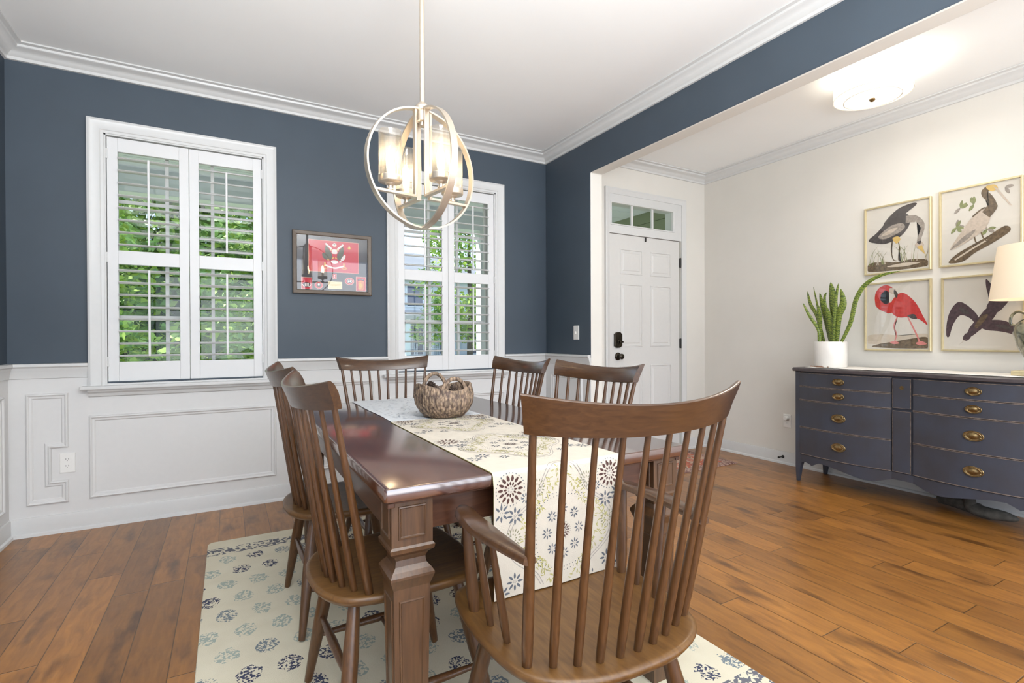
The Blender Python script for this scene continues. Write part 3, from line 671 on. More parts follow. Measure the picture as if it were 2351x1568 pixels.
def big(s, x, R=.037): ring(s, x, 14, R*.80, R*.42, R*.2, 2); ring(s, x, 12, R*.42, R*.26, R*.14, 2); ring(s, x, 5, R*.18, R*.14, R*.12, 3); ring(s, x, 28, R*1.13, R*.09, R*.09, 1)
def medallion(s0, x0):
    big(s0, x0, .020); daisy(s0, x0, .018, 3)
    ring(s0, x0, 8, .052, .001, .001, 1)
    for k in range(8):
        q = 2*pi*k/8; daisy(s0+.060*sin(q), x0+.052*cos(q), .017)
    for R_, m_ in ((.088, 1), (.096, 1)):
        for k in range(56):
            q = 2*pi*k/56; rr_ = R_*(1+.10*abs(sin(2*q))**3-.02); pp(s0+rr_*1.12*sin(q), x0+rr_*cos(q), [(.0016*cos(w), .0016*sin(w)) for w in (0, 1.2, 2.5, 3.8, 5)], m_)
    rnd = random.Random(5)
    for k in range(330):
        q = rnd.uniform(0, 2*pi); R_ = rnd.uniform(.104, .142)*(1+.16*cos(4*q)); sx_, ss_ = x0+R_*cos(q)*.95, s0+R_*1.1*sin(q)
        petal(ss_, sx_, rnd.uniform(0, 6.3), .001, .012, .0028, 4, .0004)
    for R_ in (.148, .157):
        pv = None
        for k in range(97):
            q = 2*pi*k/96; rr_ = R_*(1+.16*cos(4*q)); c_ = (x0+rr_*.95*cos(q), s0+rr_*1.1*sin(q))
            if pv:
                dx, ds = c_[0]-pv[0], c_[1]-pv[1]; L_ = math.hypot(dx, ds) or 1; ox_, os_ = -ds/L_*.0009, dx/L_*.0009
                pp(0, 0, [(pv[0]+ox_, pv[1]+os_), (c_[0]+ox_, c_[1]+os_), (c_[0]-ox_, c_[1]-os_), (pv[0]-ox_, pv[1]-os_)], 3)
            pv = c_
sd0 = FL-RB+RB*pi/2
med = [sd0+.165, sd0+.165-.46, sd0+.165-.92]
for m_ in med: medallion(m_, WID*.5)
for m_ in [q+.0 for q in med]+[med[0]+.46]:
    for sx_ in (0, 1):
        f = (lambda v: v) if sx_ == 0 else (lambda v: WID-v)
        big(m_-.132, f(.048)); wheel(m_-.125, f(.128), .025); daisy(m_-.075, f(.022)); daisy(m_-.062, f(.062)); wheel(m_-.006, f(.056), .025)
        daisy(m_+.105, f(.06)); daisy(m_+.13, f(.022)); daisy(m_-.103, f(.094), .016); daisy(m_+.142, f(.11), .018)
o = b.build('table_runner', [C_CREAM, C_GREY, C_BRN, C_TAU, C_OLV, C_SAGE], recalc=False)
for p in o.data.polygons: pass
tag(o, 'cream table runner with grey and olive printed flowers, hanging over the near table end', 'table runner')
b = MB(); n1 = 16; z0 = TZ+.0008
g = [[b.v((RX0+.008+(RX1-.008-RX0)*a/12+.002*sin(i*.7), TY1+.012-(TY1+.012-yB+.05)*i/n1, z0+.0014+.0004*sin(i*1.3+a))) for a in range(13)] for i in range(n1+1)]
for i in range(n1):
    for a in range(12): b.face([g[i][a], g[i][a+1], g[i+1][a+1], g[i+1][a]], 0)
rnd = random.Random(2)
for k in range(260):
    x = rnd.uniform(RX0+.03, RX1-.03); y = rnd.uniform(yB+.03, TY1-.02); q = rnd.uniform(0, 6.3); L_ = .010
    b.face([b.v((x+L_*cos(q+w)*m_, y+L_*sin(q+w)*m_, z0+.0024)) for w, m_ in ((0, 1), (1.57, .3), (3.14, 1), (4.71, .3))], 1)
o = b.build('table_runner', [paint('runner_pale_grey', (.62, .64, .66), .55, bump=.3, var=.02, bscale=500), paint('print_pale', (.42, .44, .48), .8)], recalc=False)
tag(o, 'pale bluish white runner on the far half of the table, behind the basket', 'table runner')

# ------------------------------------------------------------------ basket with pine cones
BC = (1.893, -1.735); BZ = TZ+.005
t = empty('woven_basket', (BC[0], BC[1], BZ)); tag(t, 'round brown woven basket with two handles holding pine cones on the runner', 'basket')
def basket_mat():
    m, n, l, bb = nt('woven_seagrass')
    t_ = n.new('ShaderNodeTexCoord'); mp = n.new('ShaderNodeMapping'); mp.inputs['Scale'].default_value = (100, 100, 42); l.new(t_.outputs['Object'], mp.inputs[0])
    v = n.new('ShaderNodeTexVoronoi'); v.inputs['Scale'].default_value = 1; l.new(mp.outputs[0], v.inputs['Vector'])
    r = n.new('ShaderNodeValToRGB'); e = r.color_ramp.elements; e[0].position = .25; e[0].color = (.30, .20, .12, 1); e[1].position = .8; e[1].color = (.09, .055, .04, 1); l.new(v.outputs['Distance'], r.inputs[0])
    c = n.new('ShaderNodeMixRGB'); c.blend_type = 'MULTIPLY'; c.inputs[0].default_value = .6; l.new(r.outputs[0], c.inputs[1]); bw = n.new('ShaderNodeRGBToBW'); l.new(v.outputs['Color'], bw.inputs[0]); l.new(bw.outputs[0], c.inputs[2])
    h = n.new('ShaderNodeHueSaturation'); h.inputs['Saturation'].default_value = .9; h.inputs['Value'].default_value = 1.5; l.new(c.outputs[0], h.inputs['Color'])
    l.new(h.outputs[0], bb.inputs['Base Color']); bb.inputs['Roughness'].default_value = .7
    bp = n.new('ShaderNodeBump'); bp.invert = True; bp.inputs['Strength'].default_value = .9; bp.inputs['Distance'].default_value = .006; l.new(v.outputs['Distance'], bp.inputs['Height']); l.new(bp.outputs[0], bb.inputs['Normal'])
    return m
MBK = basket_mat()
RA = RAD(-87)                       # direction of the two handle sides
def rim(a): return .116+.028*abs(sin(a-RA))**1.6
b = MB(); seg = 72; rs = []
prof = [(.02, 0), (.080, 0), (.092, .06), (.108, .18), (.122, .36), (.129, .55), (.128, .74), (.122, .90), (.119, 1.0)]
pr2 = cm([(r, z) for r, z in prof], 3, False)
for r, z in pr2:
    rs.append([((r+(.0018*sin(a*36+z*40) if z > .02 else 0))*cos(a)+BC[0], (r+(.0018*sin(a*36+z*40) if z > .02 else 0))*sin(a)+BC[1], BZ+z*rim(a)) for a in [2*pi*k/seg for k in range(seg)]])
for r, z in ((.113, 1.01), (.108, .97), (.112, .7), (.105, .3), (.08, .1), (.01, .1)):
    rs.append([(r*cos(a)+BC[0], r*sin(a)+BC[1], BZ+z*rim(a)) for a in [2*pi*k/seg for k in range(seg)]])
b.rings(rs); b.build('basket_body', MBK, t, True, angle=80)
for s in (0, 1):
    a0 = RA+pi*s; pts = []
    for k in range(15):
        q = pi*k/14; aa = a0+.52*cos(q); r = .119-.014*sin(q); pts.append((BC[0]+r*cos(aa), BC[1]+r*sin(aa), BZ+.100+(.068+.010*s)*sin(q)))
    MB().tube(pts, [.0085+.0012*sin(k*3.1) for k in range(15)], 10).build('basket_handle', MBK, t, True)
MCONE = paint('pine_cone', (.085, .055, .04), .75, var=.5, scale=50)
def cone(name, loc, rot, s, label):
    b = MB(); b.tube([(0, 0, .006), (0, 0, .045), (0, 0, .085)], [.012, .016, .004], 8)
    N_ = 70
    for k in range(N_):
        q = k*2.39996; f = k/N_; z = .008+.075*f; R_ = .036*(1-f)**.6+.006; tl = RAD(-12+60*f)
        c_, s_ = cos(q), sin(q); w_ = .0085*(1-.5*f)
        def P_(r, v_, dz_): return (r*c_-v_*s_, r*s_+v_*c_, z+dz_)
        r1 = R_*cos(tl); d1 = R_*sin(tl)
        b.hexa([P_(.008, -.003, 0), P_(r1*.75, -w_, d1*.7), P_(r1, 0, d1), P_(r1*.75, w_, d1*.7), P_(.008, .003, 0)], [P_(.008, -.003, .003), P_(r1*.75, -w_, d1*.7+.003), P_(r1, 0, d1+.004), P_(r1*.75, w_, d1*.7+.003), P_(.008, .003, .003)])
    o = b.build(name, MCONE); o.location = loc; o.rotation_euler = rot; o.scale = (s, s, s); tag(o, label, 'pine cone', 'pine cones in the basket'); return o
cone('pine_cone', (BC[0]-.030, BC[1]+.040, BZ+.075), (RAD(25), RAD(-25), 0), 1.0, 'dark open pine cone at the back left of the basket, the topmost one')
cone('pine_cone', (BC[0]+.040, BC[1]-.02, BZ+.055), (RAD(-10), RAD(25), 1), .92, 'pine cone at the right of the basket behind the front handle')
cone('pine_cone', (BC[0]-.052, BC[1]-.045, BZ+.030), (RAD(30), RAD(-10), 2), .8, 'pine cone low at the front left inside the basket')

# ------------------------------------------------------------------ chandelier
CX, CY, CZ, CR = 1.783, -1.783, 1.812, .250
t = empty('chandelier', (CX, CY, CZ-CR)); tag(t, 'champagne metal orb chandelier with four glass candle shades hanging over the table', 'chandelier')
# azimuth of ring planes
A0 = math.atan2(-.33, .944)+RAD(29)
def ringbar(az, nm='ring'):
    b = MB(); ux, uy = cos(az), sin(az); px_, py_ = -uy, ux; rs = []; n = 64; w = .0145; th = .0038
    v0 = None
    R_ = []
    for k in range(n):
        q = 2*pi*k/n; R_.append([b.v((CX+ux*(CR-d_)*cos(q)+px_*e_, CY+uy*(CR-d_)*cos(q)+py_*e_, CZ+(CR-d_)*sin(q))) for d_, e_ in ((0, -w), (0, w), (2*th, w), (2*th, -w))])
    for k in range(n):
        a, c = R_[k], R_[(k+1) % n]
        for i in range(4): b.face([a[i], a[(i+1) % 4], c[(i+1) % 4], c[i]])
    return b.build(nm, M_['nickel'], t, True, angle=35)
ringbar(A0); ringbar(A0+pi/2)
MB().tube([(CX, CY, CZ+CR+.01), (CX, CY, ZC-.03)], .0105, 12).build('down_rod', M_['nickel'], t, True)
b = MB(); b.lathe([(.004, ZC-.034), (.030, ZC-.032), (.062, ZC-.012), (.065, ZC-.001), (.01, ZC)], (CX, CY), 32); b.build('canopy', M_['nickel'], t, True)
b = MB(); b.lathe([(.006, CZ+CR-.075), (.012, CZ+CR-.070), (.012, CZ+CR-.055), (.024, CZ+CR-.052), (.026, CZ+CR-.012), (.030, CZ+CR-.008), (.030, CZ+CR+.010), (.018, CZ+CR+.022), (.010, CZ+CR+.030)], (CX, CY), 24); b.build('hub', M_['nickel'], t, True)
zl = CZ-.118; rr0, rc, rrE = .034, .146, .215
for s in range(4):
    az = A0+pi/2*s; ux, uy = cos(az), sin(az); px_, py_ = -uy, ux; w = .0105; q_ = .0055
    def P_(r, e, z): return (CX+ux*r+px_*e, CY+uy*r+py_*e, z)
    b = MB()
    def bar_(r0, r1, z0, z1): b.hexa([P_(r0, -w, z0), P_(r1, -w, z0), P_(r1, w, z0), P_(r0, w, z0)], [P_(r0, -w, z1), P_(r1, -w, z1), P_(r1, w, z1), P_(r0, w, z1)])
    bar_(rr0-q_, rr0+q_, zl, CZ+CR*.985); bar_(rr0-q_, rrE, zl-q_, zl+q_)
    b.build('arm', M_['nickel'], t, bevel=.0015)
    c_ = (CX+ux*rc, CY+uy*rc)
    b = MB(); b.lathe([(.005, zl+.004), (.013, zl+.006), (.013, zl+.012), (.007, zl+.014), (.008, zl+.022), (.020, zl+.028), (.022, zl+.032), (.045, zl+.036), (.0475, zl+.040), (.0475, zl+.060), (.044, zl+.062), (.006, zl+.062)], c_, 28)
    cup = b.build('candle_cup', M_['nickel'], t, True, angle=40)
    b = MB(); b.lathe([(.0455, zl+.062), (.0455, zl+.238), (.0445, zl+.240), (.0430, zl+.238), (.0430, zl+.063)], c_, 32, False); b.build('glass_shade', M_['shadeglass'], cup, True, angle=60)
    b = MB(); b.lathe([(.011, zl+.062), (.011, zl+.098), (.008, zl+.100)], c_, 16); b.build('candle_sleeve', M_['candle'], cup, True)
    b = MB(); b.lathe([(.008, zl+.098), (.014, zl+.112), (.0165, zl+.128), (.013, zl+.148), (.006, zl+.166), (.001, zl+.178)], c_, 16); b.build('bulb', M_['bulb'], cup, True)

# ------------------------------------------------------------------ entry ceiling light
FX, FY = 4.532, -2.182
t = empty('flush_ceiling_light', (FX, FY, ZC)); tag(t, 'white double drum ceiling light in the entry, lit', 'ceiling light')
b = MB(); b.lathe([(.01, ZC-.022), (.062, ZC-.020), (.066, ZC-.001), (.01, ZC)], (FX, FY), 32); b.build('canopy', M_['gold'], t, True)
MB().tube([(FX, FY, ZC-.02), (FX, FY, 2.572)], .006, 10).build('stem', M_['gold'], t, True)
MSH = emis('lit_drum_fabric', (1, .95, .86), .5); MDF = emis('lit_diffuser', (1, .96, .90), .85)
b = MB(); b.lathe([(.203, 2.588), (.203, 2.683), (.201, 2.683), (.201, 2.588)], (FX, FY), 56, False); b.build('drum_shade', MSH, t, True, angle=40)
b = MB(); b.lathe([(.200, 2.586), (.200, 2.590), (.01, 2.590)], (FX, FY), 56); b.build('diffuser', MDF, t, True, angle=40)
b = MB(); b.lathe([(.012, 2.568), (.135, 2.568), (.150, 2.571), (.150, 2.585), (.01, 2.5855)], (FX, FY), 48); b.build('lower_drum', MDF, t, True, angle=40)
b = MB(); b.lathe([(.204, 2.585), (.204, 2.589), (.1985, 2.589), (.1985, 2.585)], (FX, FY), 56, False); b.lathe([(.151, 2.567), (.151, 2.5705), (.1465, 2.5705), (.1465, 2.567)], (FX, FY), 48, False); b.build('shade_ring', paint('shade_trim', (.75, .70, .60), .5), t, True, angle=40)
b = MB(); b.lathe([(.002, 2.548), (.010, 2.552), (.017, 2.560), (.015, 2.568), (.004, 2.569)], (FX, FY), 20); b.build('finial', M_['brass'], t, True)
light('entry_lamp_light', 'POINT', (FX+.05, FY-.05, 2.665), 3.5, (1, .95, .86), radius=.03)
light('entry_lamp_down_light', 'AREA', (FX, FY, 2.545), 7, (1, .95, .86), (0, 0, 0), .3)

# ------------------------------------------------------------------ sideboard
SY0, SY1 = -1.480, -2.918; FXB = 4.885; SBK = 5.292
def navy_wood():
    m, n, l, b = nt('navy_chalk_paint')
    t = n.new('ShaderNodeTexCoord'); z = n.new('ShaderNodeTexNoise'); z.inputs['Scale'].default_value = 5; z.inputs['Detail'].default_value = 4; l.new(t.outputs['Object'], z.inputs['Vector'])
    r = n.new('ShaderNodeValToRGB'); r.color_ramp.elements[0].position = .3; r.color_ramp.elements[1].position = .7
    r.color_ramp.elements[0].color = (.041, .039, .046, 1); r.color_ramp.elements[1].color = (.046, .053, .076, 1); l.new(z.outputs[0], r.inputs[0]); l.new(r.outputs[0], b.inputs['Base Color'])
    b.inputs['Roughness'].default_value = .5; return m
MN = navy_wood(); MBEAD = paint('worn_bead_edge', (.16, .125, .105), .5, var=.55, scale=60); MTOP = paint('sideboard_top_dark', (.062, .050, .052), .4, var=.15)
BANKS = ((-1.514, -2.127), (-2.249, -2.883))
def bow(y):
    for a, c in BANKS:
        if c < y < a: q = (y-(a+c)/2)/((a-c)/2); return FXB-.045*(1-q*q)
    return FXB
t = empty('sideboard', ((FXB+SBK)/2, (SY0+SY1)/2, 0)); tag(t, 'navy painted bow front sideboard with brass oval pulls against the greige wall', 'sideboard')
def ysamp(y0, y1, n): return [y0+(y1-y0)*k/n for k in range(n+1)]
ys = [SY0]+ysamp(*BANKS[0], 16)+ysamp(*BANKS[1], 16)+[SY1]
b = MB(); pl = [(bow(y)+.012, y) for y in ys]+[(SBK, SY1), (SBK, SY0)]
b.hexa([(x, y, .212) for x, y in pl], [(x, y, .845) for x, y in pl]); b.build('cabinet_body', MN, t)
b = MB()
R_ = []
for o_, z in ((.016, .845), (.022, .849), (.022, .866), (.016, .873)):
    R_.append([(bow(y)-o_+.006, y+(.014 if y == SY0 else -.014 if y == SY1 else 0)*(o_/.022), z) for y in ys]+[(SBK+.002, SY1-.014, z), (SBK+.002, SY0+.014, z)])
b.rings(R_); b.build('top', MTOP, t)
# apron, scalloped
AP = [(-1.518, .150), (-1.532, .150), (-1.565, .160), (-1.60, .150), (-1.615, .143), (-1.645, .160), (-1.673, .173), (-1.729, .172), (-1.80, .160), (-1.84, .152), (-1.91, .137), (-1.974, .127), (-2.02, .129), (-2.055, .137), (-2.10, .155), (-2.132, .165), (-2.1885, .168)]
AP = AP+[(-4.377-y, z) for y, z in AP[-2::-1]]
def apz(y):
    for (a, za), (c, zc) in zip(AP, AP[1:]):
        if c <= y <= a: return za+(zc-za)*(a-y)/(a-c) if a != c else za
    return .15
b = MB(); yy = sorted(set([y for y, z in AP]+ys[1:-1]), reverse=True); yy = [y for y in yy if -2.86 <= y <= -1.517]
F_ = [[(bow(y)+.004, y, .214), (bow(y)+.004, y, apz(y)), (bow(y)+.022, y, apz(y)), (bow(y)+.022, y, .214)] for y in yy]
b.rings(F_); b.build('apron', MN, t)
for (y0, y1, x0, x1, zt_) in ((SY0, SY0-.038, FXB, FXB+.04, .845), (SY1+.038, SY1, FXB, FXB+.04, .845), (SY0, SY0-.038, SBK-.045, SBK, .214), (SY1+.038, SY1, SBK-.045, SBK, .214)):
    k = .012; s = 1 if y0 == SY0 else -1
    b = MB(); ya, yb_ = (y0, y1)
    o_, i_ = (ya, yb_) if s == 1 else (yb_, ya)
    b.rings([[(x0+dx, o_, z), (x1-dx*.5, o_, z), (x1-dx*.5, i_+s*di, z), (x0+dx, i_+s*di, z)] for dx, di, z in ((.012, .018, .0), (.006, .010, .05), (.0, .003, .11), (0, -.014 if zt_ > .5 else 0, .16), (0, -.002, .19), (0, 0, zt_))])
    b.build('leg', MN, t, bevel=.002)
for (a, c) in (BANKS[0], (-2.127, -2.249), BANKS[1]):
    pass
def strip(b, ya, yb_, z0, z1, off, n=16, mi=0):
    rs = []
    for k in range(n+1): y = ya+(yb_-ya)*k/n; x = bow(y); rs.append([(x+.014, y, z0), (x-off, y, z0), (x-off, y, z1), (x+.014, y, z1)])
    m0 = b.mi; b.mi = mi; b.rings(rs); b.mi = m0
ROWS = ((.738, .832), (.634, .728), (.428, .624), (.222, .418))
def pull(parent, y, z, w):
    x = bow(y)-.004; b = MB(); h = w*.62
    def el(f, d): return [(x-d, y+w*f*cos(q), z+h*f*sin(q)) for q in [2*pi*k/28 for k in range(28)]]
    b.rings([el(1, 0), el(1, .002), el(.94, .004), el(.86, .002), el(.80, .002), el(.74, .004), el(.68, .002), el(.45, .003), el(.3, .007), el(.02, .009)])
    b.tube([(x-.004-.011*sin(pi*k/12)**.5, y+w*.80*cos(pi*k/12), z-.006*sin(pi*k/12)-h*.50*sin(pi*k/12)) for k in range(13)], .0026, 8)
    for s in (1, -1): b.tube([(x, y+s*w*.80, z), (x-.012, y+s*w*.80, z)], [.006, .005], 10)
    b.build('brass_pull', M_['brass'], parent, True, angle=50)
for a, c in BANKS:
    for i, (z0, z1) in enumerate(ROWS):
        b = MB(); strip(b, a-.002, c+.002, z0, z1, .002); dr = b.build('drawer', MN, t, bevel=.0015)
        b = MB(); strip(b, a-.001, c+.001, z0-.0035, z0+.0008, .005); strip(b, a-.001, c+.001, z1-.0008, z1+.003, .005)
        b.build('drawer_bead', MBEAD, dr)
        pull(dr, (a+c)/2, (z0+z1)/2, .040 if i < 2 else .049)
b = MB(); b.box(FXB-.003, FXB+.012, -2.139, -2.237, .640, .828); dr = b.build('centre_door', MN, t, bevel=.0015)
b = MB(); b.mould([(-2.239, .638), (-2.137, .638), (-2.137, .830), (-2.239, .830)], [(0, 0), (0, .005), (.003, .005), (.003, 0)], RIGHTW(FXB)); b.build('door_bead', MBEAD, dr)
b = MB(); b.prism([(-2.188+.010*cos(q)*(1+.2*cos(2*q)), .772+.014*sin(q)) for q in [2*pi*k/14 for k in range(14)]], RIGHTW(FXB-.003), 0, .0015); b.build('keyhole_plate', M_['brass'], dr)
b = MB(); b.box(FXB-.003, FXB+.012, -2.139, -2.237, .222, .618); dr = b.build('centre_panel', MN, t, bevel=.0015)
b = MB(); b.mould([(-2.239, .220), (-2.137, .220), (-2.137, .620), (-2.239, .620)], [(0, 0), (0, .005), (.003, .005), (.003, 0)], RIGHTW(FXB)); b.build('panel_bead', MBEAD, dr)

# linen cloth along the top
b = MB(); rnd = random.Random(3); n1 = 90; rows = []
for i in range(n1+1):
    y = -1.545-(2.905-1.545)*i/n1; fx_ = bow(y)*.0+4.905+.007*sin(i*.55)+.004*sin(i*1.7); r = []
    for k in range(9): x = fx_+(5.262-fx_)*k/8; r.append(b.v((x, y, .8745+.0012*sin(i*.5+k)*(k > 0)+.0015)))
    rows.append(r)
for i in range(n1):
    for k in range(8): b.face([rows[i][k], rows[i][k+1], rows[i+1][k+1], rows[i+1][k]])
o = b.build('linen_runner', M_['cloth'], smooth=True); so = o.modifiers.new('solid', 'SOLIDIFY'); so.thickness = .0016; so.offset = 1
tag(o, 'white linen runner with wavy edge along the sideboard top', 'runner')
TOPZ = .8785
# bundle lying under the sideboard
t = empty('cloth_bundle', (5.11, -2.50, 0)); tag(t, 'dim grey bundle lying in shadow under the sideboard', 'bundle')
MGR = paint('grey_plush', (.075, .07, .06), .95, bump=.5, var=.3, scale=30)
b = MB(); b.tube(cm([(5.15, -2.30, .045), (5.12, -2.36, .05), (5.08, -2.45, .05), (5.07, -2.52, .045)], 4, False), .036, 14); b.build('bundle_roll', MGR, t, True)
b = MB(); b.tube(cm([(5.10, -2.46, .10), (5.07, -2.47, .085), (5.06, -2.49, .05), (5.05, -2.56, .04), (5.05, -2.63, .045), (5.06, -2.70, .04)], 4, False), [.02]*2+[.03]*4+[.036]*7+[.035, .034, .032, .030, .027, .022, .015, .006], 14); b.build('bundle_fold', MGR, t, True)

# ------------------------------------------------------------------ snake plant
PX, PY = 5.06, -1.646
t = empty('potted_snake_plant', (PX, PY, TOPZ)); tag(t, 'snake plant with one long arching leaf in a white cylinder pot on the sideboard', 'potted plant')
b = MB(); b.lathe([(.02, TOPZ), (.103, TOPZ), (.108, TOPZ+.006), (.108, 1.066), (.106, 1.070), (.101, 1.070), (.099, 1.066), (.099, 1.045), (.01, 1.045)], (PX, PY), 48); b.build('pot', M_['pot'], t, True, angle=40)
b = MB(); b.lathe([(.0985, 1.046), (.05, 1.052), (.01, 1.05)], (PX, PY), 32); b.build('soil', M_['soil'], t)
def leafmat():
    m, n, l, b = nt('snake_plant_leaf')
    t_ = n.new('ShaderNodeTexCoord'); w = n.new('ShaderNodeTexWave'); w.bands_direction = 'Z'; w.inputs['Scale'].default_value = 22; w.inputs['Distortion'].default_value = 9; w.inputs['Detail Scale'].default_value = 2.5; l.new(t_.outputs['Object'], w.inputs['Vector'])
    r = n.new('ShaderNodeValToRGB'); r.color_ramp.elements[0].color = (.045, .085, .015, 1); r.color_ramp.elements[1].color = (.24, .30, .045, 1); l.new(w.outputs[0], r.inputs[0]); l.new(r.outputs[0], b.inputs['Base Color']); b.inputs['Roughness'].default_value = .4; return m
ML = leafmat()
LV = [[(-1.577, 1.04), (-1.572, 1.159), (-1.5, 1.275), (-1.447, 1.378)], [(-1.612, 1.04), (-1.552, 1.263), (-1.501, 1.359), (-1.475, 1.466)],
[(-1.575, 1.04), (-1.567, 1.211), (-1.547, 1.335), (-1.514, 1.499)], [(-1.637, 1.04), (-1.602, 1.22), (-1.577, 1.334), (-1.554, 1.449)],
[(-1.575, 1.04), (-1.575, 1.231), (-1.56, 1.358)], [(-1.661, 1.04), (-1.642, 1.209), (-1.607, 1.35)], [(-1.671, 1.04), (-1.666, 1.258), (-1.654, 1.41), (-1.64, 1.523)],
[(-1.68, 1.04), (-1.688, 1.257), (-1.7, 1.407), (-1.715, 1.505)], [(-1.692, 1.04), (-1.709, 1.257), (-1.742, 1.354), (-1.723, 1.465)],
[(-1.725, 1.04), (-1.765, 1.12), (-1.806, 1.223), (-1.838, 1.372), (-1.895, 1.473), (-1.989, 1.53), (-2.113, 1.55)], [(-1.671, 1.04), (-1.592, 1.364), (-1.605, 1.449)]]
LWD = [.010, .018, .010, .022, .020, .026, .028, .012, .024, .014, .009]
for i, (lv, wd) in enumerate(zip(LV, LWD)):
    ctl = cm(lv, 6, False); n = len(ctl); b = MB(); rs = []; tw = RAD((i*47) % 50-25); xo = ((i*37) % 7-3)*.010
    if i == 9: xo = -.03
    for k, (y, z) in enumerate(ctl):
        q = k/(n-1); w_ = wd*1.2*(.55+.45*sin(min(1, q*1.6)*pi/2))*(1-q**5)*(1 if q < .98 else .1)+.0006
        a, c = ctl[max(0, k-1)], ctl[min(n-1, k+1)]; d_ = Vector((0, c[0]-a[0], c[1]-a[1])).normalized(); s_ = Vector((sin(tw), cos(tw), 0)); s_ = (s_-d_*s_.dot(d_)).normalized(); nn = d_.cross(s_)
        p = Vector((PX+xo*(1-.3*q), y, z)); rs.append([p-s_*w_, p-s_*w_*.5+nn*w_*.28, p+nn*w_*.42, p+s_*w_*.5+nn*w_*.28, p+s_*w_, p+s_*w_*.5+nn*(w_*.28-.0025), p+nn*(w_*.42-.003), p-s_*w_*.5+nn*(w_*.28-.0025)])
    b.rings(rs); b.build('leaf', ML, t, True, angle=60)
o = MB().tube([(4.955+.01*sin(k*.9), -1.555-.013*k, TOPZ+.004) for k in range(11)], [.004+.002*(k % 4 == 0) for k in range(11)], 8).build('twine_garland', paint('brown_twine', (.24, .13, .08), .8, var=.4), smooth=True); tag(o, 'short brown twine at the foot of the white plant pot', 'twine')

# ------------------------------------------------------------------ table lamp
LX, LY = 5.08, -2.765
t = empty('table_lamp', (LX, LY, TOPZ)); tag(t, 'table lamp with cream drum shade and green glass urn body on the sideboard', 'lamp')
b = MB(); b.box(LX-.085, LX+.085, LY-.085, LY+.085, TOPZ+.0005, TOPZ+.028); b.build('lamp_base', M_['gold'], t, bevel=.004)
b = MB(); b.lathe([(.03, TOPZ+.028), (.034, TOPZ+.035), (.022, TOPZ+.05), (.024, TOPZ+.06), (.05, TOPZ+.10), (.082, TOPZ+.17), (.098, TOPZ+.24), (.094, TOPZ+.285), (.070, TOPZ+.315), (.045, TOPZ+.33), (.038, TOPZ+.345), (.045, TOPZ+.36), (.03, TOPZ+.368), (.01, TOPZ+.37)], (LX, LY), 36)
def urn():
    m, n, l, bb = nt('mottled_green_glass'); t_ = n.new('ShaderNodeTexCoord'); z = n.new('ShaderNodeTexNoise'); z.inputs['Scale'].default_value = 14; z.inputs['Detail'].default_value = 6; z.inputs['Distortion'].default_value = 2; l.new(t_.outputs['Object'], z.inputs['Vector'])
    r = n.new('ShaderNodeValToRGB'); r.color_ramp.elements[0].position = .35; r.color_ramp.elements[1].position = .65; r.color_ramp.elements[0].color = (.05, .055, .03, 1); r.color_ramp.elements[1].color = (.33, .31, .20, 1); l.new(z.outputs[0], r.inputs[0]); l.new(r.outputs[0], bb.inputs['Base Color']); bb.inputs['Roughness'].default_value = .08; bb.inputs['Coat Weight'].default_value = 1; return m
MU = urn(); b.build('urn_body', MU, t, True, angle=50)
for s in (1, -1): MB().tube(cm([(LX, LY+s*.040, TOPZ+.35), (LX, LY+s*.075, TOPZ+.37), (LX, LY+s*.105, TOPZ+.345), (LX, LY+s*.108, TOPZ+.30), (LX, LY+s*.088, TOPZ+.29)], 5, False), .0075, 10).build('urn_handle', MU, t, True)
MB().tube([(LX, LY, TOPZ+.36), (LX, LY, TOPZ+.50)], .009, 12).build('lamp_neck', M_['brass'], t, True)
b = MB(); b.lathe([(.200, 1.318), (.163, 1.628), (.161, 1.628), (.198, 1.318)], (LX, LY), 56, False); b.build('lamp_shade', emis('lit_linen_shade', (.72, .60, .45), .22, .8), t, True, angle=40)
b = MB(); b.lathe([(.004, 1.45), (.02, 1.46), (.03, 1.50), (.022, 1.54), (.002, 1.55)], (LX, LY), 16); b.build('light_bulb', emis('warm_bulb', (1, .82, .6), 6), t, True)
light('table_lamp_light', 'POINT', (LX, LY, 1.40), .6, (1, .82, .58), radius=.03)

# ------------------------------------------------------------------ framed bird prints (generic birds)
PP = paint('print_paper', (.62, .585, .52), .8, var=.02); K1 = paint('ink_charcoal', (.07, .06, .055), .8, var=.3, scale=70); K2 = paint('ink_grey', (.30, .26, .22), .8, var=.25, scale=70)
K3 = paint('ink_brown', (.13, .09, .05), .8, var=.4, scale=60); K4 = paint('ink_leaf', (.22, .24, .10), .8, var=.3, scale=60); K5 = paint('ink_red', (.50, .035, .03), .8, var=.15, scale=60)
K6 = paint('ink_pink', (.62, .22, .20), .8, var=.1); K7 = paint('ink_tan', (.50, .42, .34), .8, var=.12, scale=60); K8 = paint('ink_ochre', (.60, .42, .14), .8, var=.1); K9 = paint('ink_wash', (.55, .47, .37), .8, var=.08); K10 = paint('ink_plum', (.075, .045, .050), .8, var=.3, scale=60)
INK = [PP, K1, K2, K3, K4, K5, K6, K7, K8, K9, K10]
def line(p, w):      # polyline to thin outline polygon
    out = []; n = len(p)
    for i in range(n):
        a, c = p[max(0, i-1)], p[min(n-1, i+1)]; dx, dy = c[0]-a[0], c[1]-a[1]; L_ = math.hypot(dx, dy) or 1
        ww = w[i] if isinstance(w, list) else w; out.append((p[i], (-dy/L_*ww/2, dx/L_*ww/2)))
    return [(p_[0]+n_[0], p_[1]+n_[1]) for p_, n_ in out]+[(p_[0]-n_[0], p_[1]-n_[1]) for p_, n_ in out[::-1]]
def blob(p): return cm(p, 4)
